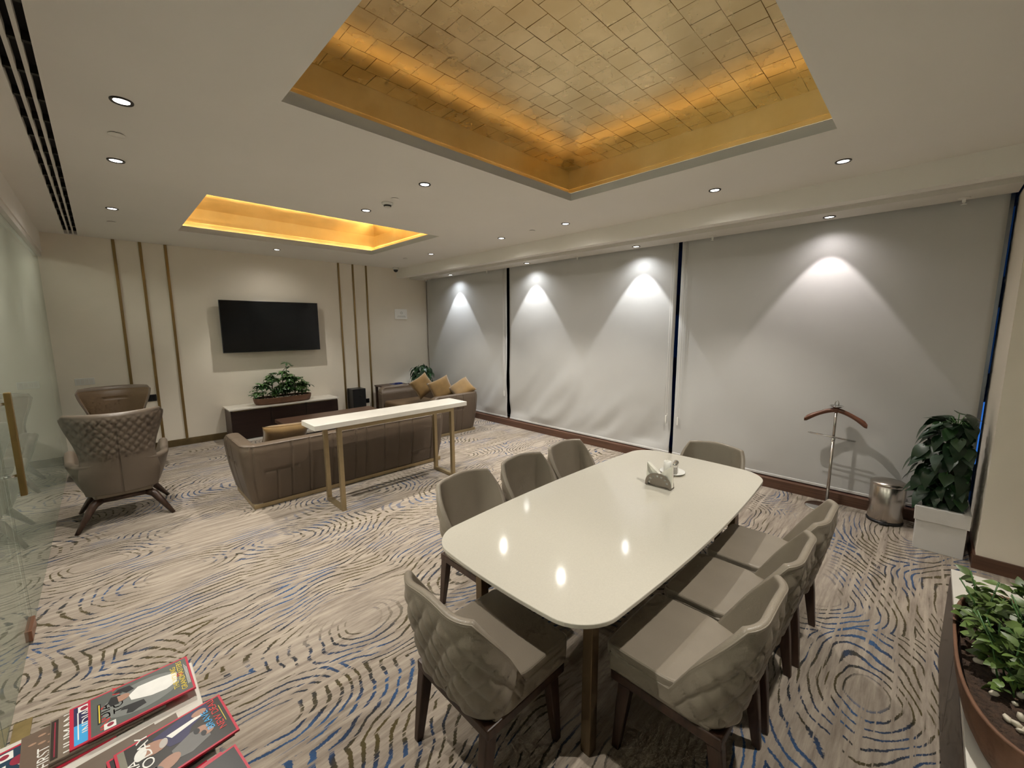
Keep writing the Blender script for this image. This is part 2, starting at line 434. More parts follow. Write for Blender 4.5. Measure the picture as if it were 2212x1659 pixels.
# gold trays above the openings: cove ledge hidden behind the lip, gold upstand, gold leaf soffit
ZG = 3.19; CV = .11
led_mats = [mat('led_strip_dim', (1, .8, .5), .5, emit=(1, .84, .58), estr=6.), mat('led_strip', (1, .8, .5), .5, emit=(1, .78, .44), estr=15.)]
leaf_me = None
for ti, (x0, x1, y0, y1) in enumerate(TRAYS):
    X0, X1, Y0, Y1 = x0-CV, x1+CV, y0-CV, y1+CV
    zl = ZC+.066
    # upstand walls (one closed ring)
    bm = bmesh.new()
    t = .03
    bm_box(bm, X0-t, X0, Y0-t, Y1+t, zl, ZG+.03); bm_box(bm, X1, X1+t, Y0-t, Y1+t, zl, ZG+.03)
    bm_box(bm, X0, X1, Y0-t, Y0, zl, ZG+.03); bm_box(bm, X0, X1, Y1, Y1+t, zl, ZG+.03)
    link('tray_upstand', from_bm(bm, 'tray_upstand'), M['goldwall'], CEIL)
    # stepped gold moulding half way up
    bm = bmesh.new(); z0, z1, d = zl+.075, zl+.09, .012
    bm_box(bm, X0, X0+d, Y0, Y1, z0, z1); bm_box(bm, X1-d, X1, Y0, Y1, z0, z1)
    bm_box(bm, X0+d, X1-d, Y0, Y0+d, z0, z1); bm_box(bm, X0+d, X1-d, Y1-d, Y1, z0, z1)
    link('tray_moulding', from_bm(bm, 'tray_moulding'), M['goldwall'], CEIL)
    if ti == 0:
        box('tray_backing', X0, X1, Y0, Y1, ZG, ZG+.03, M['goldback'], CEIL)
        nx, ny = 19, 15; dx, dy = (X1-X0)/nx, (Y1-Y0)/ny
        leaf_me = pydata('gold_leaf', *(lambda a, b, c: ([(-a, -b, 0), (a, -b, 0), (a, b, 0), (-a, b, 0), (-a, -b, c), (a, -b, c), (a, b, c), (-a, b, c)],
                  [(0, 3, 2, 1), (4, 5, 6, 7), (0, 1, 5, 4), (1, 2, 6, 5), (2, 3, 7, 6), (3, 0, 4, 7)]))(dx/2*.98, dy/2*.982, .004))
        rnd = random.Random(3)
        for j in range(ny):                     # laid in running bond, half leaves at the ends of every other row
            cells = [(i+.5, 1.) for i in range(nx)] if j % 2 else [(.25, .5)] + [(i+1., 1.) for i in range(nx-1)] + [(nx-.25, .5)]
            for c, sx in cells:
                o = link('gold_leaf', leaf_me, M['gold'], CEIL, (X0+dx*c, Y0+dy*(j+.5), ZG-.0045),
                         (rnd.gauss(0, .0035), rnd.gauss(0, .0035), rnd.gauss(0, .004)))
                o.scale = (sx*rnd.uniform(.985, 1.015), rnd.uniform(.985, 1.015), 1)
    else:
        bm = bmesh.new(); bm_box(bm, X0, X1, Y0, Y1, ZG, ZG+.03)
        link('tray_soffit', from_bm(bm, 'tray_soffit'), M['goldsmall'], CEIL)
    # LED strip lying on the ledge behind the lip
    lm = led_mats[ti]; z0, z1 = zl+.001, zl+.006
    for k, b in enumerate([(x0-.07, x0-.055, y0-.07, y1+.07), (x1+.055, x1+.07, y0-.07, y1+.07), (x0-.05, x1+.05, y0-.07, y0-.055), (x0-.05, x1+.05, y1+.055, y1+.07)]):
        box('led_strip', *b, z0, z1, lm, CEIL)
        if ti == 0:   # added hidden hood keeping the strip's light off the soffit, open towards the upstand
            hb = [(b[0]-.006, b[1]+.035, b[2], b[3]), (b[0]-.035, b[1]+.006, b[2], b[3]), (b[0], b[1], b[2]-.006, b[3]+.035), (b[0], b[1], b[2]-.035, b[3]+.006)][k]
            box('added_led_hood', *hb, z1+.003, z1+.005, M['trimwhite'], CEIL)

# window-side bulkhead and grooved soffit
box('bulkhead', XB, 4.45, YF, YT, 2.70, ZC, M['ceil'], CEIL)
box('soffit_groove', 4.45, 4.62, YF, YT, 2.735, ZC, M['trimwhite'], CEIL)
boxes('soffit_rib', [(4.49, 4.50, YF, YT, 2.715, 2.735), (4.55, 4.56, YF, YT, 2.715, 2.735)], M['trimwhite'], CEIL)
box('soffit_strip', 4.62, 4.94, -.36, YT, 2.695, ZC, M['trimwhite'], CEIL)
box('blind_pocket', 4.94, 5.2, YF, YT, 2.86, ZC, M['trimwhite'], CEIL)

S(box('wall_back', XL-.03, 5.3, YT, YT+.12, 0, ZC+.066, M['wall']))
S(box('wall_front', XL-.03, 5.3, YF-.12, YF, 0, ZC+.066, M['wall']))
wl = S(box('wall_left', XL-.10, -.405, YF, YT, 2.64, ZC, M['ceil']))
box('glass_channel', XL-.03, -.415, YF, YT, 2.585, 2.64, M['trimwhite'], wl)
S(box('wall_right', 4.27, 5.2, YF, -.375, 0, 2.70, M['wall']))
S(box('baseboard_back', -.40, 4.95, YT-.018, YT, 0, .10, M['skirt_brass'], bev=.003))
br = S(box('baseboard_right', 4.255, 4.27, YF, -.36, 0, .10, M['skirt_wood'], bev=.003))
box('baseboard_return', 4.27, 4.93, -.375, -.36, 0, .10, M['skirt_wood'], br)
S(box('trim_7', 4.93, 5.12, -.36, YT-.02, 0, .102, M['skirt_wood'], bev=.003))
for k, x in enumerate((.233, .495, .761, 3.168, 3.433, 3.69)):
    S(box('trim_%d' % (k+1), x-.016, x+.016, YT-.012, YT, .10, ZC, M['brassdark'], bev=.002))

# glass partition and door on the left
S(box('window_1', XL-.006, XL+.006, 3.515, YT, .004, 2.60, M['glass']))
S(box('window_2', XL-.006, XL+.006, YF, 2.50, .004, 2.60, M['glass']))
D = thing('door_1', None, None); S(D)
box('glass_leaf', XL-.006, XL+.006, 2.51, 3.508, .012, 2.58, M['glass'], D)
box('patch_fitting', XL-.02, XL+.02, 3.33, 3.506, .012, .075, M['copper'], D, bev=.003)
for s in (1, -1):
    xh = XL + s*.067
    hd = box('handle', xh-.013, xh+.013, 3.405, 3.441, .815, 1.385, M['handlebrass'], D, bev=.004)
    for z in (.93, 1.325):
        tube('standoff', [(XL+s*.006, 3.423, z), (xh-s*.01, 3.423, z)], .008, M['chrome'], hd)
S(box('trim_8', XL+.012, -.385, 2.38, 2.66, .0, .006, M['bronzeplate'], bev=.001))   # floor-spring cover of the glass door

# corridor beyond the glass
M['corr'] = mat('corridor_plaster', (.66, .66, .62), .8, var=.03)
M['corrfloor'] = mat('corridor_stone', (.50, .51, .47), .35, var=.06, vscale=3)
cw = S(box('wall_outer_left', -2.3, -2.2, YF, YT+.12, 0, 2.9, M['corr']))
box('corridor_ceiling', -2.2, XL-.10, YF, YT+.12, 2.75, 2.85, M['corr'], cw)
box('corridor_end', -2.2, XL-.03, YT, YT+.12, 0, 2.9, M['corr'], cw)
M['panel'] = mat('corridor_fill_diffuser', (.9, .9, .9), .5, emit=(1., .95, .86), estr=13.)
for k, yy in enumerate((-.6, 1.8, 4.2, 6.6)):  # glowing panels added to brighten the glass and room, no known fixtures
    t = thing('corridor_fill_light', 'added rectangular light panel brightening the glass from the corridor, ' + ['behind the camera', 'level with the magazines', 'level with the glass door', 'farthest along the corridor'][k], 'ceiling light', (-1.3, yy, 2.75), 0, 'added corridor light panels')
    box('diffuser', -.28, .28, -.58, .58, -.012, 0, M['panel'], t); boxes('frame', [(-.30, -.28, -.6, .6, -.016, 0), (.28, .30, -.6, .6, -.016, 0), (-.28, .28, -.6, -.58, -.016, 0), (-.28, .28, .58, .6, -.016, 0)], M['alu'], t)
S(box('floor_outer', -2.2, XL-.03, YF, YT, -.1, 0, M['corrfloor']))

# windows behind the blinds, night outside
fr = mat('dark_window_frame', (.03, .035, .045), .4, .5, var=.1)
for k, (y0, y1) in enumerate(((-.36, 2.18), (2.18, 5.13), (5.13, YT))):
    w = S(thing('window_%d' % (k+3), None, None))
    box('pane', 5.145, 5.155, y0+.01, y1-.01, .10, 2.86, M['winglass'], w)
    boxes('window_frame', [(5.11, 5.19, y0, y0+.03, .10, 2.86), (5.11, 5.19, y1-.03, y1, .10, 2.86), (5.11, 5.19, y0+.03, y1-.03, .10, .14), (5.11, 5.19, y0+.03, y1-.03, 2.82, 2.86)],
          mat('silver_frame', (.32, .35, .40), .3, .8, var=.05) if k == 0 else fr, w)
bl = thing('office_building', 'dark office tower with blue lit windows seen past the blind edge', 'building', (16, -1, 0))
bw = mat('night_facade', (.01, .016, .03), .6, var=.2)
box('tower_wall', 0, 4, -14, 22, -20, 25, bw, bl)
for r in range(-4, 9):
    for c in range(-6, 10):
        rr = random.Random(r*31+c); e = rr.choice([.05, .12, .25, .6]) * (.8 if r in (0, 1) else .25) * (1 if c <= 1 else .06)
        key = 'bluewin%d' % int(e*100)
        if key not in M:
            M[key] = mat(key.replace('bluewin', 'blue_lit_glass_'), (.01, .03, .08), .2, emit=(.03, .16, .60), estr=e); M[key].cycles.emission_sampling = 'NONE'
        box('window', -.04, 0, c*2.2-.98, c*2.2+.98, r*2.4-1.9, r*2.4-.25, M[key], bl)

# ------------------------------------------------------------------ blinds
def blind(y0, y1, label, wr, seed, chain_y):
    t = thing('roller_blind', label, 'blind', (0, 0, 0), 0, 'roller blinds along the window wall')
    zb, zt = .135, 2.84; ny, nz = 70, 70
    rows = []
    def off(y, z):
        k = (1-smoothstep(.1, 1.7, z))
        d = .004*mnoise.noise(Vector((y*.8, z*.4, seed)))*2
        d += wr*k*mnoise.noise(Vector((y*1.7+z*1.1, z*.55, seed+5)))
        d += wr*.55*k*k*mnoise.noise(Vector((y*4.2+z*3.0, z*1.6, seed+9)))
        edge = smoothstep(0, .12, z-zb)
        return d*edge
    v, f = [], []
    for s in (0, 1):
        for j in range(nz+1):
            z = zb+(zt-zb)*j/nz
            for i in range(ny+1):
                y = y0+(y1-y0)*i/ny; v.append((XW+.003*s-off(y, z)-.006*0, y, z))
    n1 = ny+1; off1 = n1*(nz+1)
    for j in range(nz):
        for i in range(ny):
            a = j*n1+i; f.append((a, a+n1, a+n1+1, a+1)); f.append((off1+a, off1+a+1, off1+a+n1+1, off1+a+n1))
    for j in range(nz):
        a = j*n1; f.append((a, off1+a, off1+a+n1, a+n1)); b = a+ny; f.append((b, b+n1, off1+b+n1, off1+b))
    link('fabric', pydata('fabric', v, f), M['blind'], t, smooth=True)
    box('bottom_bar', XW-.008, XW+.012, y0, y1, .112, .138, M['alu'], t, bev=.003)
    rl = tube('roller', [(XW+.02, y0, 2.83), (XW+.02, y1, 2.83)], .022, M['alu'], t)
    ch = tube('chain', [(XW-.018, chain_y, 2.8), (XW-.018, chain_y, .62), (XW-.018, chain_y+.012, .58), (XW-.018, chain_y+.024, .62), (XW-.018, chain_y+.024, 2.8)], .0022, M['trimwhite'], t, seg=6)
    box('chain_weight', XW-.026, XW-.008, chain_y+.004, chain_y+.02, .50, .60, M['white'], t, bev=.004)
blind(-.33, 2.168, 'wide flat white roller blind behind the valet stand', .006, 1.3, 2.10)
blind(2.212, 5.10, 'creased white roller blind between two dark window gaps, lit by two spots', .052, 4.1, 2.25)
blind(5.17, 7.615, 'white roller blind nearest the TV wall, behind the far sofa', .042, 8.2, 5.22)

# ------------------------------------------------------------------ lamps in the ceiling
ring_me = lathe_mesh('trim_ring', [(.030, -.0005), (.040, -.007), (.0465, -.007), (.0485, -.004), (.0485, 0), (.030, 0)], 28)
lens_me = lathe_mesh('lens', [(0, -.003), (.034, -.003), (.034, 0), (0, 0)], 24)
for me in (ring_me, lens_me):
    for p in me.polygons: p.use_smooth = True
ringmat = mat('dark_trim_ring', (.045, .038, .030), .4, .4, var=.1)
def spot(parent, z, power, size, blend, col, soft=.03, rot=(0, 0, 0), name='lamp'):
    l = bpy.data.lights.new(name, 'SPOT'); l.energy = power; l.spot_size = R(size); l.spot_blend = blend; l.color = col; l.shadow_soft_size = soft
    o = bpy.data.objects.new(name, l); COL.objects.link(o); o.parent = parent; o.location = (0, 0, z); o.rotation_euler = rot
def downlight(x, y, label, on=True, z=ZC, power=None, beam=92, blend=.55, col=LAMP_COL, wash=False, ring=ringmat):
    t = thing('ceiling_downlight', label, 'downlight', (x, y, z), 0, 'recessed ceiling downlights')
    link('trim_ring', ring_me, ring, t); o = link('lens', lens_me.copy() if not on else lens_me, None, t)
    if not o.data.materials: o.data.materials.append(M['lens'] if on else M['lensoff'])
    if on:
        spot(t, -.012, (power or 1.)*DOWN_W, beam, blend, col, .022); spot(t, -.012, (power or 1.)*SPILL_W, 165, .9, col, .022, name='spill_lamp')
    return t
nm = {.195: 'left row', 2.0: 'middle row', 3.86: 'right row'}
downlight(.195, 3.035, 'lit downlight nearest the air grille, largest in the left row')
downlight(.195, 4.095, 'lit downlight second in the left row, beyond the round cover plate')
downlight(.200, 5.715, 'lit downlight farthest in the left row, above the armchairs')
downlight(2.0, 3.023, 'lit downlight in the middle row next to the big gold tray')
downlight(2.0, 4.075, 'lit downlight in the middle row beside the smoke detector, by the small tray')
downlight(1.99, 6.98, 'small lit downlight between the small gold tray and the television wall', power=.8)
downlight(3.865, 1.42, 'lit downlight on the right beside the long edge of the big gold tray')
downlight(3.865, 3.03, 'lit downlight in the right row, just past the big tray corner')
downlight(3.865, 4.09, 'dark looking downlight in the right row between the two trays')
downlight(3.865, 5.725, 'dark looking downlight in the right row beside the small tray')
downlight(3.865, .552, 'unlit white downlight on the right nearest the camera', on=False, ring=M['trimwhite'])
# the rest of the room's lamps, above and behind the camera
downlight(.195, 1.42, 'lit downlight of the left row above the magazine table')
downlight(2.0, -.04, 'lit downlight of the middle row above the long credenza', power=1.25)
# soffit spots washing the blinds
for y, lb, p, c in ((.745, 'soffit spot above the valet stand', .62, (1, .93, .92)), (2.655, 'soffit spot above the middle of the table end blind', 1., WASH_COL),
                    (4.50, 'soffit spot just past the far window gap', 1., WASH_COL), (6.47, 'soffit spot above the far sofa', 1., (.88, .94, 1.))):
    t = thing('soffit_spotlight', 'small recessed ' + lb, 'spotlight', (4.79, y, 2.695), 0, 'soffit spots washing the blinds')
    link('trim_ring', ring_me, ringmat, t); link('lens', lens_me, None, t)
    spot(t, -.012, WASH_W*p, 68, .16, c, .02)
    spot(t, -.012, WASH_W*p*.22, 142, .75, c, .02, name='spill_lamp')
# sprinklers under the soffit
for k, y in enumerate((-.085, 1.78, 3.595, 5.52, 7.40)):
    t = thing('fire_sprinkler', 'small white fire sprinkler under the soffit, ' + ['nearest the right pillar', 'above the table end chair', 'above the middle blind', 'above the far blind', 'in the corner by the TV wall'][k], 'sprinkler', (4.86, y, 2.695), 0, 'soffit sprinklers')
    lathe('rosette', [(0, 0), (.036, 0), (.034, -.005), (.016, -.008), (0, -.008)], M['trimwhite'], t, seg=20)
    lathe('body', [(.011, -.006), (.011, -.03), (.007, -.034), (.007, -.044), (.018, -.046), (.018, -.049), (0, -.049)], M['white'], t, seg=14)
    tube('yoke_arm', [(.012, 0, -.02), (.02, 0, -.032), (.006, 0, -.046)], .003, M['chrome'], t, seg=6)
# flush cover plates and smoke detector
for k, (x, y) in enumerate(((.187, 3.553), (.205, 6.42), (2.017, 3.536), (3.845, 3.523), (3.79, 6.387))):
    t = thing('sprinkler_cover_plate', 'flush round cover plate in the ceiling, ' + ['between the two nearest left row lamps', 'at the far end of the left row', 'beside the smoke detector', 'right row, between the trays', 'right row, close to the TV wall'][k], 'cover plate', (x, y, ZC), 0, 'flush ceiling cover plates')
    lathe('plate', [(0, -.008), (.038, -.008), (.040, -.006), (.040, -.004), (0, -.004)], M['ceil'], t, seg=28)
    lathe('shadow_gap', [(0, -.004), (.034, -.004), (.034, 0), (0, 0)], M['blackmatte'], t, seg=24)
t = thing('smoke_detector', 'white dome smoke detector on the ceiling between the trays', 'smoke detector', (2.03, 3.70, ZC))
lathe('base', [(0, 0), (.052, 0), (.052, -.012), (.044, -.02), (0, -.02)], M['white'], t)
lathe('sensor_dome', [(0, -.045), (.022, -.045), (.028, -.038), (.034, -.02), (0, -.02)], M['trimwhite'], t)
lathe('vent_ring', [(.0345, -.024), (.036, -.024), (.033, -.036), (.030, -.036)], M['black'], t)
t = thing('security_camera', 'white dome security camera with black lens in the ceiling corner', 'camera', (4.21, 7.46, ZC))
lathe('housing', [(0, 0), (.055, 0), (.055, -.035), (.046, -.045), (0, -.045)], M['white'], t)
lathe('dome_lens', [(.043, -.045), (.041, -.062), (.03, -.08), (.014, -.09), (0, -.092)], M['black'], t)

# linear air diffuser
t = thing('air_diffuser', 'long black three slot linear air grille along the left ceiling edge', 'air vent', (0, 0, ZC))
box('plenum', AC[0], AC[1], AC[2], AC[3], .05, .066, M['blackmatte'], t)
for nmz, x0, x1 in (('frame_rail', -.205, -.193), ('slot_bar', -.164, -.150), ('slot_bar', -.124, -.110), ('frame_rail', -.082, -.072)):
    box(nmz, x0, x1, AC[2], AC[3], -.003, .05, M['trimwhite'] if nmz == 'slot_bar' else M['ceil'], t)
box('frame_rail', -.193, -.082, AC[3]-.01, AC[3], -.003, .05, M['ceil'], t)
dv = mat('diffuser_vane', (.03, .028, .02), .5, .3, var=.2)
y = .25
vane = None
while y < 7.5:
    for x0 in (-.193, -.150, -.110):
        if vane is None:
            vane = box('slot_spacer', 0, .028, -.012, .012, .012, .05, dv, t).data; bpy.data.objects.remove(t.children[-1]) if False else None
            t.children[-1].location = (x0, y, 0)
        else: link('slot_spacer', vane, None, t, (x0, y, 0))
    y += .31

# ------------------------------------------------------------------ dining chair
def quilt(s, z, du, dz):
    a = s/du + z/dz; b = s/du - z/dz
    return (abs(sin(pi*a))*abs(sin(pi*b)))**.45

def make_chair():
    t = thing('dining_chair', '', 'chair', (0, 0, 0), 0, 'taupe dining chairs around the table')
    tot, L1, La, fn = upath(.224, .24, -.195, .12)
    def top(s):
        d = min(s, tot-s)
        return .425 + (.765-.425)*clamp((d-(L1-.07))/.19, 0, 1) + .018*smoothstep(.42, tot/2, d)
    def P(u, v, side):
        s = u*tot; x, y, nx, ny = fn(s); T = top(s); z = .355+(T-.355)*v
        lean = (z-.355)*.165*max(0., -ny)**.8 + (z-.355)*.02
        th = (.05-.02*v) if side else 0
        bul = .007*sin(pi*clamp((z-.355)/.42, 0, 1))
        d = lean+bul-th
        if side == 0:
            e = min(1, max(0, (T-z-.015)/.07))*min(1, (z-.355)/.02)*min(1, min(s, tot-s)/.03)
            d += .0135*quilt(s-tot/2, z, .085, .125)*clamp(e, 0, 1)
        if side == 1: x, y = x, y
        return (x+nx*d, y+ny*d, z)
    link('back_shell', shell_mesh('back_shell', P, 190, 44), M['leather'], t)
    # piping round the rim
    pts = []
    for i in range(8, 113):
        u = i/120; a = Vector(P(u, 1, 0)); b = Vector(P(u, 1, 1)); pts.append(a*.9+b*.1+Vector((0, 0, .002)))
    tube('rim_piping', pts, .0035, M['leather'], t, seg=6)
    poly = [(-.225, .265), (-.227, .0), (-.192, -.08), (-.163, -.155), (.163, -.155), (.192, -.08), (.227, 0), (.225, .265)]
    bm = bmesh.new(); fc = bm.faces.new([bm.verts.new((x, y, .418)) for x, y in poly])
    ex = bmesh.ops.extrude_face_region(bm, geom=[fc])
    for e in ex['geom']:
        if isinstance(e, bmesh.types.BMVert): e.co.z = .462
    bmesh.ops.recalc_face_normals(bm, faces=bm.faces)
    bmesh.ops.bevel(bm, geom=[e for e in bm.edges if abs(e.verts[0].co.z-e.verts[1].co.z) > .01], offset=.03, segments=4, affect='EDGES', profile=.5)
    bmesh.ops.bevel(bm, geom=[e for e in bm.edges if e.verts[0].co.z > .46 and e.verts[1].co.z > .46 and len(e.link_faces) == 2 and abs(e.link_faces[0].normal.z-e.link_faces[1].normal.z) > .5], offset=.012, segments=3, affect='EDGES', profile=.5)
    link('seat_cushion', from_bm(bm, 'seat_cushion'), M['leather'], t, smooth=False)
    box('seat_base', -.222, .222, -.15, .245, .345, .42, M['leather'], t, bev=.02)
    box('seat_frame', -.222, .222, -.185, .238, .308, .352, M['darkwood'], t, bev=.006)
    for sx in (-1, 1):
        for sy in (-1, 1):
            v, f = [], []
            for (cx, cy, z, w, d) in ((.195, .175 if sy > 0 else -.155, .345, .021, .027), (.198, .19 if sy > 0 else -.175, .2, .019, .024), (.205, .21 if sy > 0 else -.2, 0, .013, .016)):
                cx *= sx
                for q in ((-1, -1), (1, -1), (1, 1), (-1, 1)): v.append((cx+q[0]*w, cy+q[1]*d, z))
            for k in (0, 4):
                for i in range(4): f.append((k+i, k+(i+1) % 4, k+4+(i+1) % 4, k+4+i))
            f += [(0, 1, 2, 3), (8, 11, 10, 9)]
            me = pydata('leg', v, f); bm = bmesh.new(); bm.from_mesh(me); bmesh.ops.recalc_face_normals(bm, faces=bm.faces)
            bmesh.ops.bevel(bm, geom=[e for e in bm.edges], offset=.004, segments=2, affect='EDGES', profile=.5); bm.to_mesh(me); bm.free()
            link('leg', me, M['darkwood'], t)
    return t
chair = make_chair()
spots_ = [(.985, 1.155, -pi/2, 'taupe leather dining chair alone at the near short end, quilted back to the camera'),
          (1.55, .545, 0, 'nearest dining chair on the plant bowl side of the table'),
          (2.05, .54, 0, 'middle dining chair of three on the plant bowl side of the table'),
          (2.555, .525, 0, 'farthest dining chair of three on the plant bowl side of the table'),
          (1.565, 1.80, pi, 'nearest dining chair on the sofa side, only its smooth back above the tabletop'),
          (2.095, 1.79, pi, 'middle dining chair of three on the sofa side of the table'),
          (2.60, 1.79, pi, 'farthest dining chair of three on the sofa side of the table'),
          (3.18, 1.13, pi/2, 'taupe dining chair at the far short end, against the blinds')]
for i, (x, y, rz, lb) in enumerate(spots_):
    if i == 0:
        chair.location = (x, y, 0); chair.rotation_euler = (0, 0, rz); chair['label'] = lb
    else: copy_tree(chair, (x, y, 0), rz, lb)

# ------------------------------------------------------------------ dining table
TZ = .71
t = thing('dining_table', 'long cream quartz dining table with rounded corners on bronze legs', 'table', (2.085, 1.155, 0))
def table_poly(a, b, r, bow):
    pts = rrect(-a, a, -b, b, r, 10); out = []
    full = []
    for i, p in enumerate(pts):
        q = pts[(i+1) % len(pts)]
        full.append(p)
        if (Vector(q)-Vector(p)).length > .2:
            for k in range(1, 12): full.append((p[0]+(q[0]-p[0])*k/12, p[1]+(q[1]-p[1])*k/12))
    for x, y in full:
        fx = bow*(1-(x/a)**2); fy = .03*(1-(y/b)**2)
        out.append((x+(1 if x > 0 else -1)*fy*(abs(x)/a)**6, y+(1 if y > 0 else -1)*fx*(abs(y)/b)**6))
    return out
prism('tabletop', table_poly(1.045, .462, .15, .045), TZ-.018, TZ, M['quartz'], t, bev=.003)
for sx in (-1, 1):
    for sy in (-1, 1):
        box('leg', sx*.835-.024, sx*.835+.024, sy*.328-.022, sy*.328+.022, 0, TZ-.018, M['bronzeleg'], t, bev=.003)
    box('cross_rail', sx*.835-.024, sx*.835+.024, -.306, .306, TZ-.09, TZ-.018, M['bronzeleg'], t)
for sy in (-1, 1):
    box('long_rail', -.811, .811, sy*.328-.02, sy*.328+.02, TZ-.065, TZ-.018, M['bronzeleg'], t)

# napkin holder, saucer and shakers on the table
t = thing('napkin_holder', 'fan shaped perforated metal napkin holder filled with white napkins', 'napkin holder', (2.43, 1.125, TZ), R(92))
def fan_plate(y):
    # quarter-ish fan: straight base, arched top with a row of square holes
    bm = bmesh.new(); n = 14; w, h = .085, .085
    outer = [(-w*cos(pi*i/n), h*sin(pi*i/n)**.75 if 0 < i < n else 0) for i in range(n+1)]
    inner = [(x*.80, z*.80+.004) for x, z in outer]; inn2 = [(x*.62, z*.62+.006) for x, z in outer]
    def quad(a, b, c, d):
        vs = [bm.verts.new((p[0], yy, p[1]+.006)) for p in (a, b, c, d) for yy in (y,)]
        bm.faces.new(vs)
    for i in range(n):
        quad(outer[i], outer[i+1], inner[i+1], inner[i])
        if i % 2 == 0: quad(inner[i], inner[i+1], inn2[i+1], inn2[i])
        else:
            m_ = lambda p, q, k: (p[0]+(q[0]-p[0])*k, p[1]+(q[1]-p[1])*k)
        quad(inn2[i], inn2[i+1], (0, .006), (0, .006)) if False else None
    for i in range(n):
        vs = [bm.verts.new((inn2[i][0], y, inn2[i][1]+.006)), bm.verts.new((inn2[i+1][0], y, inn2[i+1][1]+.006)), bm.verts.new((0, y, .007))]
        bm.faces.new(vs)
    bmesh.ops.remove_doubles(bm, verts=bm.verts, dist=1e-5)
    r = bmesh.ops.extrude_face_region(bm, geom=list(bm.faces))
    for e in r['geom']:
        if isinstance(e, bmesh.types.BMVert): e.co.y += .0015
    bmesh.ops.recalc_face_normals(bm, faces=bm.faces)
    return from_bm(bm, 'side_plate')
nkm = mat('holder_steel', (.24, .21, .18), .35, .9, var=.05)
link('side_plate', fan_plate(.022), nkm, t); link('side_plate', fan_plate(-.024), nkm, t)
box('base_plate', -.085, .085, -.026, .026, .003, .007, nkm, t)
for sx in (-1, 1): tube('foot', [(sx*.075, -.026, .004), (sx*.075, .026, .004)], .004, nkm, t, seg=8)
# napkins folded to a V: two fans of paper corners
def napkin(x0, x1, z, dy):
    v = [(0, dy-.004, .012), (x0, dy-.004, z), (x1, dy-.004, z*.55), (0, dy+.004, .012), (x0, dy+.004, z), (x1, dy+.004, z*.55)]
    return pydata('napkin', v, [(0, 1, 2), (3, 5, 4), (0, 3, 4, 1), (1, 4, 5, 2), (2, 5, 3, 0)])
for dy in (-.012, -.002, .008):
    link('napkin', napkin(-.080, -.072, .155, dy), M['napkin'], t); link('napkin', napkin(.082, .075, .15, dy), M['napkin'], t)
    bmn = pydata('napkin', [(-.085, dy-.004, .012), (.085, dy-.004, .012), (-.078, dy-.004, .15), (0, dy-.004, .085), (.08, dy-.004, .145), (-.085, dy+.004, .012), (.085, dy+.004, .012), (-.078, dy+.004, .15), (0, dy+.004, .085), (.08, dy+.004, .145)],
                 [(0, 1, 4, 3, 2), (5, 7, 8, 9, 6), (0, 2, 7, 5), (2, 3, 8, 7), (3, 4, 9, 8), (4, 1, 6, 9), (1, 0, 5, 6)])
    link('napkin', bmn, M['napkin'], t)
lathe('saucer', [(0, .004), (.045, .004), (.05, 0), (.055, .002), (.082, .014), (.085, .016), (.081, .018), (.05, .007), (0, .007)], M['white'], None, (2.72, 1.17, TZ), 36)
props(bpy.data.objects['saucer'], 'round white china saucer under the shakers', 'saucer')
t = thing('toothpick_cup', 'plain white cylindrical cup on the saucer beside the shakers', 'cup', (2.705, 1.20, TZ+.0075))
lathe('cup_wall', [(0, 0), (.024, 0), (.026, .075), (.0235, .075), (.021, .006), (0, .006)], M['white'], t, seg=24)
for i in range(7): tube('toothpick', [(.008*cos(i), .008*sin(i), .007), (.016*cos(i*1.7), .016*sin(i*1.7), .085)], .001, M['napkin'], t, seg=5)
shk = glass_mat('shaker_glass', (.95, .95, .93))
for (x, y, lb) in ((2.74, 1.155, 'glass salt shaker with steel cap nearer the blinds'), (2.70, 1.145, 'glass pepper shaker with steel cap nearer the napkins')):
    t = thing('shaker', lb, 'shaker', (x, y, TZ+.0075), 0, 'salt and pepper shakers')
    lathe('glass_body', [(0, 0), (.016, 0), (.017, .003), (.0155, .05), (0, .05)], M['white'] if 'salt' in lb else mat('pepper_fill', (.30, .28, .25), .4, var=.3, vscale=300), t, seg=18)
    lathe('cap', [(.016, .05), (.0175, .052), (.017, .072), (.011, .082), (0, .084)], M['chrome'], t, seg=18)

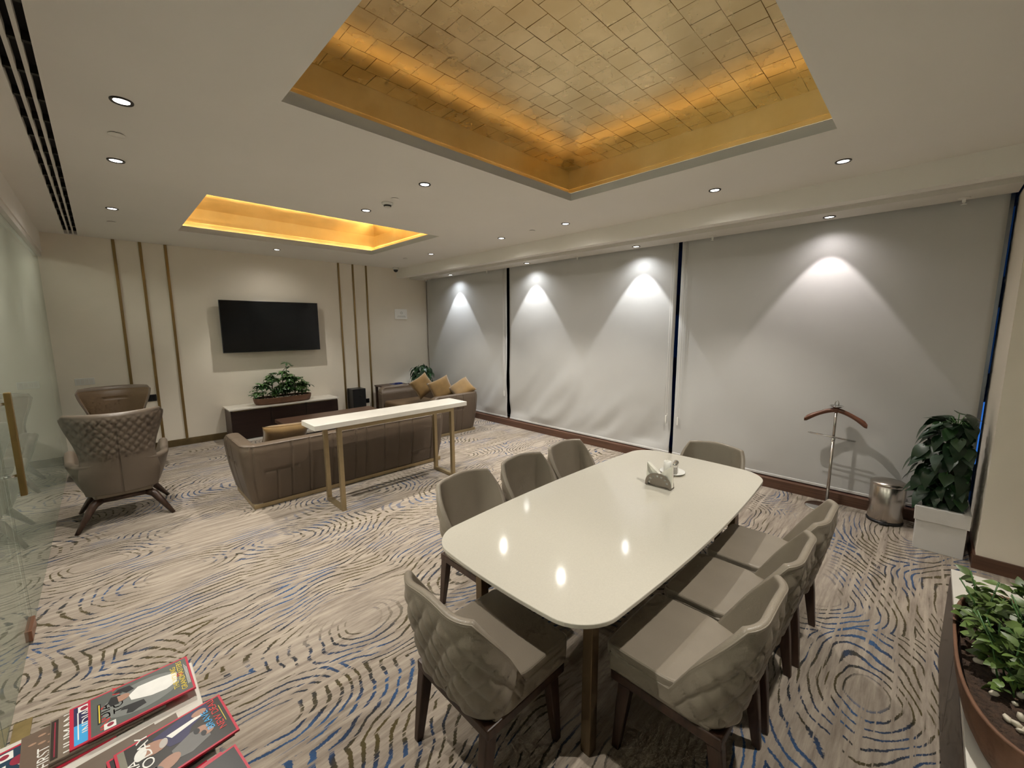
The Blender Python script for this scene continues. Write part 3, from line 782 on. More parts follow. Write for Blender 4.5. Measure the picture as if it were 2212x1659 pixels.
# ------------------------------------------------------------------ sofas
def make_sofa(name, label, a, dep, loc, rz, seams, ztop=.625):
    t = thing(name, label, 'sofa', loc, rz)
    tot, L1, La, fn = upath(a, dep/2, -dep/2, .13)
    z0 = .045
    def P(u, v, side):
        s = u*tot; x, y, nx, ny = fn(s); d0 = min(s, tot-s)
        T = ztop - (.11-sqrt(max(0, .11**2-(.11-d0)**2)) if d0 < .11 else 0)
        z = z0+(T-z0)*v; q = (z-z0)/(ztop-z0)
        d = -.05 + .075*(1-(1-q)**1.8) - .012*smoothstep(.9, 1, q)
        if side: d -= .165-.05*smoothstep(.8, 1, q)
        else:
            for sp, za, zb in seams:
                if abs(s-sp) < .010 and za <= q <= zb: d -= .014*(1-abs(s-sp)/.010)
            for q0, sa, sb in (((.62, .0+L1*.2, L1*.75)), (.55, L1+La+.02, L1+La+.33), (.26, tot-L1-La-.40, tot-L1-La-.02), (.45, tot-L1*.8, tot-L1*.3)):
                if sa < s < sb and abs(q-q0) < .03: d -= .013*(1-abs(q-q0)/.03)
        return (x+nx*d, y+ny*d, z)
    nu = int(tot/.008)
    link('back_and_arms', shell_mesh('back_and_arms', P, nu, 40, rim=6, rimh=.16), M['sofaleather'], t)
    # welt along the outer top edge
    pts = [Vector(P(i/160, 1, 0)) for i in range(3, 158)]
    tube('welt', pts, .0035, M['sofaleather'], t, seg=6)
    box('seat_platform', -a+.12, a-.12, -dep/2+.12, dep/2-.02, z0, .27, M['sofaleather'], t, bev=.02)
    n = 3 if a > 1 else 2; w = (2*a-.34)/n
    for i in range(n):
        box('seat_cushion', -a+.17+w*i+.004, -a+.17+w*(i+1)-.004, -dep/2+.15, dep/2-.01, .265, .415, M['seatbrown'], t, bev=.035, seg=4, smooth=True)
    box('plinth', -a+.05, a-.05, -dep/2+.05, dep/2-.04, 0, .045, M['champagne'], t, bev=.004)
    return t
sm = lambda *a: [(x, .0, 1.0) for x in a]
L1 = .39-(-.39+.13); La = .13*pi/2; s0 = L1+La-.065
make_sofa('sofa', 'brown taupe leather sofa with its panelled back to the camera, behind the console table', 1.115, .78, (1.94, 4.715, 0), 0,
          sm(.12, .35, s0) + [(s0+.2, 0, .55)] + sm(s0+.33, s0+.50, s0+.73, s0+.98, s0+1.10, s0+1.32, s0+1.50, s0+1.68, s0+1.95, s0+2.12, s0+2.3, s0+2.6))
make_sofa('sofa', 'brown taupe leather sofa by the blinds holding three mustard cushions', .865, .92, (3.94, 6.10, 0), pi/2,
          sm(.15, .30, .45, .57, .80, 1.05, 1.35, 1.6, 1.9, 2.2, 2.5, 2.72, 2.86, 3.0), .64)

def pillow_mesh(w, h, th, name='cover', seed=0):
    n = 14; v, f = [], []
    for s in (1, -1):
        for j in range(n+1):
            for i in range(n+1):
                a, b = -1+2*i/n, -1+2*j/n
                e = (1-a**4)*(1-b**4); d = th*max(0, e)**.55
                pin = 1-.10*(1-abs(a)**2)*abs(b)**6-.0; pin2 = 1-.10*(1-abs(b)**2)*abs(a)**6
                v.append((a*w/2*pin2, b*h/2*pin, s*d*(1+.10*mnoise.noise(Vector((a*1.6, b*1.6, seed+s))))))
    n1 = n+1; o = n1*n1
    for j in range(n):
        for i in range(n):
            a = j*n1+i; f.append((a, a+1, a+n1+1, a+n1)); f.append((o+a, o+a+n1, o+a+n1+1, o+a+1))
    me = pydata(name, v, f); bm = bmesh.new(); bm.from_mesh(me); bmesh.ops.remove_doubles(bm, verts=bm.verts, dist=1e-4); bm.to_mesh(me); bm.free()
    for p in me.polygons: p.use_smooth = True
    return me
def cushion(loc, rot, w, h, th, label, seed):
    t = thing('cushion', label, 'cushion', loc, 0, 'mustard velvet cushions'); t.rotation_euler = rot
    me = pillow_mesh(w, h, th, 'cover', seed)
    link('cover', me, M['mustard'], t)
    pts = []
    for k in range(40):
        q = k/40*4; i = int(q); fr_ = q-i
        a, b = [(-1+2*fr_, -1), (1, -1+2*fr_), (1-2*fr_, 1), (-1, 1-2*fr_)][i]
        pts.append((a*w/2*(1-.10*(1-b*b)*abs(a)**6), b*h/2*(1-.10*(1-a*a)*abs(b)**6), 0))
    tube('seam', pts, .003, M['mustard'], t, seg=5, closed=True)
# cushion plane normal = local z; turned upright with a corner up
def upright(face, lean, spin):
    # normal points along world heading 'face' (radians from +x), tilted up by lean, spun in plane
    n = Vector((cos(face)*cos(lean), sin(face)*cos(lean), sin(lean)))
    side = Vector((-sin(face), cos(face), 0)); up_ = n.cross(side)
    m = Matrix((side, up_, n)).transposed() @ Matrix.Rotation(spin, 3, 'Z')
    return m.to_euler()
cushion((3.93, 6.20, .70), upright(R(-118), R(22), R(33)), .36, .36, .075, 'mustard velvet cushion standing on its corner, farthest left on the far sofa', 1)
cushion((4.03, 5.78, .68), upright(R(-125), R(24), R(24)), .38, .38, .075, 'mustard velvet cushion in the middle of three on the far sofa', 2)
cushion((4.23, 5.465, .69), upright(R(-150), R(44), R(46)), .37, .37, .07, 'mustard velvet cushion poking above the near arm of the far sofa', 3)
cushion((1.27, 4.665, .60), upright(R(90), R(30), R(3)), .46, .30, .065, 'mustard velvet cushion showing over the back of the console sofa', 4)

# ------------------------------------------------------------------ console table behind the sofa
t = thing('console_table', 'slim console table with white marble top and champagne metal loop legs', 'console table', (2.105, 3.91, 0))
box('marble_top', -.852, .852, -.172, .165, .812, .86, M['marble'], t, bev=.003)
for x in (-.63, .65):
    fr_ = thing('leg_frame', None, None); fr_.parent = t
    for y in (-.145, .20): box('leg', x-.02, x+.02, y-.02, y+.02, 0, .78, M['champagne'], fr_, bev=.002)
    box('foot_bar', x-.02, x+.02, -.125, .18, 0, .035, M['champagne'], fr_, bev=.002)
box('apron_rail', -.65, .67, -.165, -.125, .775, .812, M['champagne'], t, bev=.002)
box('apron_rail', -.65, .67, .18, .22, .775, .812, M['champagne'], t, bev=.002)

# ------------------------------------------------------------------ armchairs
def make_armchair(label):
    t = thing('armchair', label, 'armchair', (0, 0, 0), 0, 'quilted wing armchairs')
    # arm bucket
    tot, L1, La, fn = upath(.295, .30, -.27, .22)
    def Pb(u, v, side):
        s = u*tot; x, y, nx, ny = fn(s); d0 = min(s, tot-s)
        T = .60 - .05*smoothstep(.10, .40, d0) - (.09-sqrt(max(0, .0081-(.09-d0)**2)) if d0 < .09 else 0) + .06*smoothstep(.5, .8, d0)
        z = .255+(T-.255)*v; q = (z-.255)/.35
        d = -.06+.125*q**.75*(1 if abs(nx) > .2 else .55+2.25*abs(nx)) - .02*max(0, -ny)
        if side: d -= .065
        return (x+nx*d, y+ny*d, z)
    link('arm_bucket', shell_mesh('arm_bucket', Pb, 90, 18, rim=5), M['armleather'], t)
    # wing back: quilted outside, smooth inside
    def w(z): 
        return .235+.03*smoothstep(.25, .45, z)-.02*smoothstep(.45, .62, z)+.092*smoothstep(.60, 1.0, z)
    def back(u, v, side):
        a = 2*u-1; zt = .985+.012*abs(a)**2-.035*smoothstep(.9, 1, abs(a)); z = .29+(zt-.29)*v
        y = -.262-(z-.29)*.17 + .15*abs(a)**2.4*smoothstep(.45, .95, z) + .06*abs(a)**2
        x = a*w(z)
        if side == 0:
            k = smoothstep(.60, .68, z)*(1-smoothstep(.955, .985, z))*(1-smoothstep(.93, 1, abs(a)))
            y -= .018*(1-abs(a)**4) + .013*k*quilt(x, z, .062, .075) - .008*(abs(x) < .007)*(z < .93)
        else: y += .055*(1-.5*abs(a)**3)
        return (x, y, z)
    link('wing_back', shell_mesh('wing_back', back, 130, 80, rim=5), M['armleather'], t)
    # inner back pad
    def pad(u, v, side):
        x, y, z = back(.03+.94*u, .12+.86*v, 1)
        a = 2*u-1
        y += (.028 if side == 0 else -.01)*(1-abs(a)**6)*(1-(2*v-1)**8) - (.012 if abs(z-.865) < .012 and abs(x) < .11 and side == 0 else 0)
        return (x, y, z)
    link('back_pad', shell_mesh('back_pad', pad, 46, 40), M['seatbrown'], t)
    prism('seat_cushion', rrect(-.255, .255, -.22, .31, .08), .31, .43, M['seatbrown'], t, bev=.03, seg=4, smooth=True)
    box('seat_pan', -.20, .20, -.20, .22, .235, .31, M['leather'], t, bev=.03, seg=3)
    # cross frame and legs
    for sx in (-1, 1):
        for sy in (-1, 1):
            top_ = Vector((sx*.15, sy*.16+.0, .23)); mid = Vector((sx*.20, sy*.19, .20)); bot = Vector((sx*.318, sy*.29+.01, 0))
            tube('leg', [top_, mid, mid.lerp(bot, .4), bot], [.036, .032, .026, .015], M['darkwood'], t, seg=12)
        tube('frame_bar', [(sx*.17, -.18, .225), (sx*.17, .18, .225)], .024, M['darkwood'], t)
    for sy in (-1, 1): tube('frame_bar', [(-.17, sy*.17, .225), (.17, sy*.17, .225)], .026, M['darkwood'], t)
    return t
ac = make_armchair('wing armchair with diamond quilted taupe back turned to the camera')
ac.location = (.012, 5.155, 0); ac.rotation_euler = (0, 0, R(-1))
copy_tree(ac, (.05, 6.78, 0), R(180), 'wing armchair facing the room, caramel leather front, against the TV wall')

# ------------------------------------------------------------------ coffee table, sideboard, TV wall things
t = thing('coffee_table', 'low dark brown wooden coffee table between the sofas and the sideboard', 'coffee table', (2.36, 6.24, 0))
box('tabletop', -.71, .71, -.27, .27, .37, .42, M['tablewood'], t, bev=.003)
for sx in (-1, 1): box('side_panel', sx*.66-.02, sx*.66+.02, -.24, .24, 0, .37, M['darkwood'], t, bev=.002)
box('lower_shelf', -.64, .64, -.22, .22, .12, .15, M['darkwood'], t)

t = thing('sideboard', 'low espresso sideboard with white marble top under the television', 'sideboard', (2.045, 7.43, 0))
box('carcass', -.79, .79, -.205, .205, .045, .49, mat('sideboard_lit_side', (.075, .045, .035), .4, var=.25, vscale=8), t, bev=.002)  # carcass lighter than the doors: light on the side put into its colour
for k in range(3):
    d = box('door', -.785+.5267*k, -.785+.5267*(k+1)-.004, -.222, -.205, .055, .475, M['cabinet'], t, bev=.002)
    box('pull', -.785+.5267*k+.02, -.785+.5267*(k+1)-.024, -.224, -.216, .478, .484, M['brassdark'], d)
box('marble_top', -.81, .81, -.23, .215, .49, .512, M['marble'], t, bev=.002)
box('plinth', -.78, .78, -.225, .18, 0, .03, M['white'], t)
box('toe_recess', -.77, .77, -.19, .17, .03, .045, M['black'], t)

t = thing('television', 'large black flat screen television hanging on the far wall', 'television', (2.01, 7.56, 1.74))
box('bezel', -.712, .712, -.018, .018, -.40, .40, M['black'], t, bev=.003)
box('screen', -.703, .703, -.0195, -.017, -.388, .393, M['screen'], t)
box('rear_housing', -.5, .5, .018, .06, -.30, .22, M['blackmatte'], t)
box('wall_bracket', -.2, .2, .06, .088, -.2, .2, M['black'], t)

t = thing('speaker', 'black box loudspeaker standing below the right bronze strips', 'speaker', (3.32, 7.52, 0))
box('cabinet', -.125, .125, -.12, .12, .03, .585, M['black'], t, bev=.006)
box('grille', -.115, .115, -.127, -.12, .05, .56, M['blackmatte'], t, bev=.003)
box('badge', -.005, .05, -.1285, -.127, .44, .45, M['chrome'], t)
for sx in (-1, 1):
    for sy in (-1, 1): lathe('foot', [(0, 0), (.015, 0), (.013, .03), (0, .03)], M['black'], t, (sx*.1, sy*.09, 0), 12)

def plate(name, label, cat, x0, x1, z0, z1, m, n, mi):
    t = thing(name, label, cat, ((x0+x1)/2, YT, (z0+z1)/2)); w, h = x1-x0, z1-z0
    box('face_plate', -w/2, w/2, -.009, 0, -h/2, h/2, m, t, bev=.003)
    for k in range(n):
        a = -w/2+.012+(w-.024)*k/n; box('rocker' if cat == 'switch' else 'socket', a+.004, a+(w-.024)/n-.004, -.012, -.009, -h/2+.015, h/2-.015, mi, t, bev=.001)
    return t
plate('switch_plate', 'white double switch plate on the wall beside the glass', 'switch', -.297, -.115, .997, 1.085, M['white'], 4, M['trimwhite'])
plate('socket_plate', 'black socket plate behind the far armchair', 'socket', .375, .475, .70, .795, M['black'], 2, M['blackmatte'])
plate('socket_plate', 'black socket plate right of the loudspeaker', 'socket', 3.50, 3.625, .258, .342, M['black'], 2, M['blackmatte'])

# curved white notice on the wall
t = thing('wall_sign', 'small curved white notice plaque on the far wall near the corner', 'sign', (4.39, YT, 1.985))
v, f = [], []
for k in range(13):
    x = -.14+.28*k/12; d = .012+.022*(1-(x/.14)**2)
    for z in (-.10, .10): v += [(x, -d, z), (x, -d+.004, z)]
for k in range(12):
    a = 4*k; b = a+4
    f += [(a, b, b+2, a+2), (a+1, a+3, b+3, b+1), (a, a+1, b+1, b), (a+2, b+2, b+3, a+3)]
f += [(0, 2, 3, 1), (48, 49, 51, 50)]
link('plaque', pydata('plaque', v, f), mat('sign_white', (.95, .94, .91), .35, var=.02), t)
box('mount', -.12, .12, -.012, 0, -.08, .08, M['alu'], t)
grey = mat('sign_print', (.30, .29, .27), .6, var=.05)
for z, w in ((-.038, .085), (-.056, .10)):
    for k in range(9):
        xa = -w+2*w*k/9; dd = .0128+.022*(1-((xa+w/9)/.14)**2)
        box('print_line', xa+.004, xa+2*w/9-.004, -dd, -dd+.0008, z-.004, z+.004, grey, t)
dd = .0345
tube('emblem', [(.026*cos(2*pi*k/20), -dd, .022+.026*sin(2*pi*k/20)) for k in range(20)], .0018, grey, t, seg=5, closed=True)
box('emblem_bar', -.012, .012, -dd-.0008, -dd+.001, .019, .025, grey, t)

# side table with blue item in the far corner
t = thing('side_table', 'dark side table half hidden behind the far sofa arm', 'side table', (3.98, 7.32, 0))
box('tabletop', -.30, .27, -.17, .20, .585, .61, M['darkwood'], t, bev=.003)
for sx, sy in ((-.27, -.14), (-.27, .17), (.24, -.14), (.24, .17)): box('leg', sx-.02, sx+.02, sy-.02, sy+.02, 0, .585, M['darkwood'], t)
t = thing('blue_folder', 'small navy blue folder lying on the corner side table', 'folder', (4.02, 7.27, .61), R(12))
box('cover', -.11, .11, -.08, .08, .012, .018, mat('navy_cover', (.012, .02, .10), .4, var=.1), t); box('pages', -.108, .108, -.078, .078, 0, .012, M['paper'], t)
box('spine_lift', -.02, .10, -.06, .04, .018, .034, mat('navy_cover_2', (.015, .025, .13), .4, var=.1), t, bev=.006)

# ------------------------------------------------------------------ plants
def leaf_mesh(name, L, Wd, curl=.25, heart=False, n=6):
    v, f = [], []
    for i in range(n+1):
        q = i/n; w = sin(pi*min(1, q*.97+.03)**(.62 if heart else .8))*Wd/2
        if i == n: w = .001
        z = -curl*L*q*q + .0; x = L*q
        v += [(x - (.12*L*(1-q) if heart else 0), -w, z+.18*w), (x, 0, z), (x - (.12*L*(1-q) if heart else 0), w, z+.18*w)]
    for i in range(n):
        a = 3*i; f += [(a, a+3, a+4, a+1), (a+1, a+4, a+5, a+2)]
    me = pydata(name, v, f)
    for p in me.polygons: p.use_smooth = True
    return me
def orient(d, rollv=0.):
    d = Vector(d).normalized(); ref = Vector((0, 0, 1)); y = ref.cross(d)
    if y.length < 1e-3: y = Vector((0, 1, 0))
    y.normalize(); z = d.cross(y)
    return (Matrix((d, y, z)).transposed() @ Matrix.Rotation(rollv, 3, 'X')).to_euler()

def pothos(t, rnd, base, h, rad, nleaf, meshes, mats, faced=None, lean=(0, 0)):
    """climbing plant on a pole: heart leaves all round, hanging outward"""
    tube('moss_pole', [(base[0], base[1], base[2]), (base[0]+lean[0]*.9, base[1]+lean[1]*.9, base[2]+h*.9)], .028, M['stem'], t, seg=8)
    for i in range(nleaf):
        q = (i+.5)/nleaf; z = base[2]+.02+h*q**.95
        az = i*2.399963+rnd.uniform(-.4, .4); k = rnd.uniform(.35, 1.0)
        rr = rad*k*(.72+.5*sin(pi*min(1, q*.9+.12)))
        c = Vector((base[0]+lean[0]*q, base[1]+lean[1]*q, z))
        p = c+Vector((cos(az)*rr, sin(az)*rr, rnd.uniform(-.03, .05)))
        d = Vector((cos(az), sin(az), rnd.uniform(-1.5, -.2) if q < .93 else rnd.uniform(-.4, .5)))
        p.y = max(p.y, -.075); p.x = min(p.x, .21)
        if p.y < -.03: d.y = max(d.y, -.25)
        o = link('leaf', rnd.choice(meshes), None, t, p, orient(d, rnd.uniform(-.5, .5))); sc = rnd.uniform(.6, 1.0); o.scale = (sc, sc, sc)
        if i % 3 == 0: tube('stem', [c-Vector((0, 0, .06)), (c+p)/2+Vector((0, 0, .02)), p], .0035, M['leaf'], t, seg=5)

rnd = random.Random(11)
pm = [leaf_mesh('leaf', .135, .105, .3, True), leaf_mesh('leaf', .115, .10, .15, True), leaf_mesh('leaf', .15, .10, .45, True)]
for k, me in enumerate(pm): me.materials.append(M['leafdark'] if k != 1 else mat('deep_green_leaf', (.02, .055, .016), .35, var=.3, vscale=6))
# foam box with climbing plant by the pillar
t = thing('foam_planter_box', 'white foam box used as a planter beside the pillar', 'planter', (4.545, -.19, 0))
fx, fy = .195, .135
for nmz, b in (('side_wall', (-fx, -fx+.025, -fy, fy, 0, .345)), ('side_wall', (fx-.025, fx, -fy, fy, 0, .345)), ('side_wall', (-fx+.025, fx-.025, -fy, -fy+.025, 0, .345)), ('side_wall', (-fx+.025, fx-.025, fy-.025, fy, 0, .345))):
    box(nmz, *b, M['foam'], t, bev=.003)
boxes('rim_band', [(-fx-.012, -fx, -fy-.012, fy+.012, .235, .345), (fx, fx+.012, -fy-.012, fy+.012, .235, .345), (-fx, fx, -fy-.012, -fy, .235, .345), (-fx, fx, fy, fy+.012, .235, .345)], M['foam'], t, bev=.003)
box('soil', -fx+.025, fx-.025, -fy+.025, fy-.025, .02, .30, M['soil'], t)
t = thing('climbing_plant', 'dark green leafy climbing plant growing out of the white foam box', 'plant', (4.545, -.19, .30))
pothos(t, rnd, (0, 0, .0), .70, .175, 230, pm, None, lean=(0, -.02))
# corner plant
t = thing('corner_plant', 'drooping green potted plant in the corner behind the mustard cushions', 'plant', (4.60, 7.26, 0))
lathe('pot', [(0, 0), (.12, 0), (.16, .30), (.165, .31), (.15, .31), (.145, .27), (0, .27)], M['black'], t, seg=24)
lathe('soil', [(0, .275), (.144, .275), (.144, .265), (0, .265)], M['soil'], t, seg=20)
pm2 = [leaf_mesh('leaf', .135, .07, .5), leaf_mesh('leaf', .115, .065, .6)]
pm2[0].materials.append(M['leafdark']); pm2[1].materials.append(mat('grey_green_leaf', (.03, .075, .03), .35, var=.3, vscale=6))
for i in range(110):
    az = i*2.3999; q = (i/110)**.6; rr = .04+.23*q*rnd.uniform(.5, 1); z = .98-.38*q*rnd.uniform(.3, 1)
    p = Vector((cos(az)*rr, sin(az)*rr, z)); base_ = Vector((cos(az)*.03, sin(az)*.03, .28))
    d = Vector((cos(az), sin(az), rnd.uniform(-1.6, -.3)))
    link('leaf', rnd.choice(pm2), None, t, p, orient(d, rnd.uniform(-.4, .4)))
    if i % 2 == 0: tube('stem', [base_, base_.lerp(p, .6)+Vector((0, 0, .15)), p], .004, M['leaf'], t, seg=5)

def oval_bowl(name, label, loc, rz, a, b, h, m):
    t = thing(name, label, 'planter', loc, rz)
    prof = [(0, 0), (.80, 0), (.90, .25*h), (.965, .6*h), (1.0, .95*h), (1.0, h), (.955, h), (.945, .9*h), (.93, .72*h), (0, .72*h)]
    n = len(prof); seg = 56; v, f = [], []
    for i in range(seg):
        q = 2*pi*i/seg
        ex = .72; cx, sy_ = abs(cos(q))**ex*(1 if cos(q) >= 0 else -1), abs(sin(q))**ex*(1 if sin(q) >= 0 else -1)
        for r, z in prof: v.append((a*cx-(1-r)*a*cx*(b/a if r > .5 else 1), b*sy_*r, z))
    for i in range(seg):
        j = (i+1) % seg
        for k in range(n-2): f.append((i*n+k, j*n+k, j*n+k+1, i*n+k+1))
    me = pydata('bowl', v, f); bm = bmesh.new(); bm.from_mesh(me); bmesh.ops.remove_doubles(bm, verts=bm.verts, dist=1e-5); bmesh.ops.recalc_face_normals(bm, faces=bm.faces); bm.to_mesh(me); bm.free()
    link('bowl', me, m, t, smooth=True)
    poly = []
    for i in range(40):
        q = 2*pi*i/40; ex = .72
        poly.append(((a-.02)*.965*abs(cos(q))**ex*(1 if cos(q) >= 0 else -1), (b-.012)*.95*abs(sin(q))**ex*(1 if sin(q) >= 0 else -1)))
    prism('soil', poly, .3*h, .80*h, M['soil'], t)
    return t
peb_me = None
def pebbles(t, rnd, a, b, z, n, side=None):
    global peb_me
    if peb_me is None:
        bm = bmesh.new(); bmesh.ops.create_icosphere(bm, subdivisions=1, radius=1.); peb_me = from_bm(bm, 'pebble')
        peb_me.materials.append(M['pebble'])
        for p in peb_me.polygons: p.use_smooth = True
    for i in range(n):
        q = rnd.uniform(0, 2*pi); r = sqrt(rnd.random())*.9
        o = link('pebble', peb_me, None, t, (a*r*cos(q), b*r*sin(q) if side is None else b*(side*.35+.55*rnd.uniform(-1, 1)), z), (rnd.random()*3, rnd.random()*3, rnd.random()*3))
        s = rnd.uniform(.007, .014); o.scale = (s*1.3, s, s*.7)

# bowl with umbrella plants on the sideboard
t = oval_bowl('oval_planter', 'long oval clay bowl of umbrella plants on the sideboard', (2.03, 7.40, .512), R(1), .43, .165, .105, M['clay'])
pebbles(t, rnd, .38, .13, .088, 60, -1)
def palm_mesh(nl, L, Wd):
    v, f = [], []
    for k in range(nl):
        az = 2*pi*k/nl; c, s = cos(az), sin(az)
        for q, w, z in ((.08, .004, 0), (.45, Wd/2, -.02*L), (.8, Wd*.42, -.14*L), (1., .001, -.3*L)):
            for sg in (-1, 1): v.append((c*L*q - s*w*sg, s*L*q + c*w*sg, z))
        b = 8*k
        for i in range(3): f.append((b+2*i, b+2*i+2, b+2*i+3, b+2*i+1))
    return pydata('leaf', v, f)
pal = [palm_mesh(7, .085, .030), palm_mesh(8, .075, .026), palm_mesh(6, .10, .032)]
pal[0].materials.append(M['leaf']); pal[1].materials.append(mat('mid_green_leaf', (.09, .19, .05), .4, var=.35, vscale=8)); pal[2].materials.append(mat('bottle_green_leaf', (.035, .085, .025), .4, var=.3, vscale=8))  # three leaf greens, picked at random
tp = thing('umbrella_plant', 'bushy green umbrella plants with finger like leaves on the sideboard', 'plant', (2.03, 7.40, .59))
for (bx, by, hh, nl, sp) in ((-.29, 0, .24, 18, .19), (-.15, .02, .38, 24, .18), (.0, .0, .40, 22, .17), (.07, .02, .53, 18, .14), (.18, -.01, .36, 22, .18), (.29, .01, .26, 18, .19)):
    tube('stem', [(bx, by, 0), (bx+.01, by, hh*.5), (bx+.015, by, hh)], [.009, .007, .004], M['stem'], tp, seg=6)
    for i in range(nl):
        q = rnd.uniform(.12, 1.); az = rnd.uniform(0, 2*pi); rr = sp*rnd.uniform(.3, 1)*(1.15-.75*q)
        c = Vector((bx, by, max(.06, hh*q-.05))); p = Vector((bx+cos(az)*rr, by+sin(az)*rr*.62, hh*q+.03))
        tube('petiole', [c, p], .002, M['leaf'], tp, seg=4)
        link('leaf', rnd.choice(pal), None, tp, p, (rnd.uniform(-.5, .5), rnd.uniform(-.5, .5), rnd.uniform(0, 6)))

# credenza on the right with its oval bowl
t = thing('credenza', 'long low credenza with cream top along the right foreground', 'credenza', (1.6, -.42, 0))
box('carcass', -1.32, 1.32, -.205, .222, .04, .475, M['tablewood'], t, bev=.002)
for k in range(4): box('door', -1.31+.655*k, -1.31+.655*(k+1)-.004, .222, .236, .05, .47, M['darkwood'], t, bev=.002)
box('top_slab', -1.335, 1.335, -.215, .235, .475, .50, M['marble'], t, bev=.002)
box('plinth', -1.29, 1.29, -.19, .19, 0, .04, M['black'], t)
t = oval_bowl('oval_planter', 'long oval brown bowl of small leaved plants on the right credenza', (1.99, -.34, .50), R(0), .46, .185, .15, M['clay'])
pebbles(t, rnd, .42, .15, .125, 80)
lm = [leaf_mesh('leaf', .044, .028, .3, n=4), leaf_mesh('leaf', .036, .026, .5, n=4), leaf_mesh('leaf', .050, .027, .2, n=4)]
lm[0].materials.append(M['leaflight']); lm[1].materials.append(mat('fresh_green_leaf', (.05, .10, .026), .4, var=.4, vscale=9)); lm[2].materials.append(mat('olive_green_leaf', (.06, .095, .028), .45, var=.4, vscale=9))
tp = thing('small_leaved_plant', 'dense small leaved green plants filling the right credenza bowl', 'plant', (1.99, -.34, .615))
fv, ff = [], []
nleaf = 0
for i in range(190):
    bx = rnd.uniform(-.18, .36) if i > 12 else rnd.uniform(-.36, -.18); by = rnd.uniform(-.14, .14) if i > 70 else rnd.uniform(-.14, .02); hh = rnd.uniform(.06, .20)*(1.0 if bx > -.15 else .55)
    lx, ly = rnd.uniform(-.06, .06), rnd.uniform(-.05, .07)
    top_ = Vector((bx+lx, by+ly, hh))
    if i % 2 == 0: tube('stem', [(bx, by, 0), (bx+lx*.4, by+ly*.4, hh*.6), top_], .0025, M['leaf'], tp, seg=5)
    for k in range(6):
        az = rnd.uniform(0, 6.28); q = rnd.uniform(.35, 1); p = Vector((bx, by, 0)).lerp(top_, q)
        me = rnd.choice(lm); ro = orient((cos(az), sin(az), rnd.uniform(-.5, .9)), rnd.uniform(-.9, .9)); nleaf += 1
        if nleaf % 4 == 0 and nleaf < 1180: link('leaf', me, None, tp, p, ro)
        else:
            mw = Matrix.Translation(p) @ ro.to_matrix().to_4x4(); b0 = len(fv)
            fv += [mw @ v.co for v in me.vertices]; ff += [tuple(b0+x for x in pl.vertices) for pl in me.polygons]
props(link('foliage', pydata('foliage', fv, ff), M['leaflight'], tp, smooth=True), kind='stuff')

# ------------------------------------------------------------------ valet stand and bin
t = thing('valet_stand', 'steel valet stand with wooden coat hanger in front of the blinds', 'valet stand', (4.83, .555, 0))
base = []
lathe('base_plate', [(0, .012), (.105, .012), (.125, .008), (.13, .003), (.128, 0), (0, 0)], M['chrome'], t, (-.09, .03, 0), 36)
tube('pole', [(0, 0, .01), (0, 0, .64)], .013, M['steel'], t, seg=14)
tube('pole', [(0, 0, .64), (0, 0, .92)], .011, M['steel'], t, seg=14)
lathe('collar', [(.013, .63), (.016, .635), (.016, .66), (.011, .667)], M['chrome'], t, seg=16)
# shoulder hanger: swept flattened wooden bow
v, f = [], []; n = 24; sg = 10
for i in range(n+1):
    a = -1+2*i/n; y = a*.235; z = .935-.115*abs(a)**1.5; x = -.03*abs(a)**2
    rx = .016+.014*smoothstep(.35, 1, abs(a)); rz = .022+.008*smoothstep(.5, .95, abs(a))
    if abs(a) > .97: rx *= .6; rz *= .6
    for k in range(sg): v.append((x+rx*cos(2*pi*k/sg), y, z+rz*sin(2*pi*k/sg)))
for i in range(n):
    for k in range(sg): f.append((i*sg+k, i*sg+(k+1) % sg, (i+1)*sg+(k+1) % sg, (i+1)*sg+k))
f += [tuple(range(sg)), tuple(n*sg+k for k in range(sg-1, -1, -1))]
link('coat_hanger', pydata('coat_hanger', v, f), M['hangerwood'], t, smooth=True)
lathe('tray_dish', [(0, .958), (.03, .958), (.055, .972), (.057, .975), (.054, .976), (.03, .964), (0, .963)], M['chrome'], t, seg=28)
tube('top_hook', [(0, -.012, .963), (0, -.014, 1.0), (0, -.008, 1.02), (0, 0, 1.026), (0, .008, 1.02), (0, .014, 1.0), (0, .012, .963)], .005, M['chrome'], t, seg=8)
tube('trouser_bar', [(.014, -.16, .655), (.03, -.16, .66), (.03, .19, .685), (.014, .19, .68), (.014, -.16, .655)], .004, M['chrome'], t, seg=8)
tube('trouser_bar', [(-.014, -.17, .668), (-.014, .20, .69)], .0035, M['chrome'], t, seg=8)

t = thing('pedal_bin', 'round brushed steel pedal bin on the carpet by the blinds', 'bin', (4.79, .135, 0))
lathe('body', [(0, .02), (.118, .02), (.121, .03), (.121, .335), (.118, .338), (0, .338)], M['steel'], t, seg=44)
lathe('base_ring', [(0, 0), (.125, 0), (.127, .012), (.122, .024), (0, .024)], M['black'], t, seg=44)
lathe('lid', [(.1235, .335), (.1245, .345), (.123, .356), (.10, .368), (.05, .376), (0, .378)], M['steel'], t, seg=44)
lathe('lid_seal', [(.119, .332), (.1225, .334), (.1225, .338), (.119, .338)], M['black'], t, seg=44)
box('pedal', -.155, -.115, -.03, .03, .012, .020, M['black'], t, bev=.003)
box('hinge', .115, .135, -.035, .035, .30, .355, M['black'], t, bev=.004)

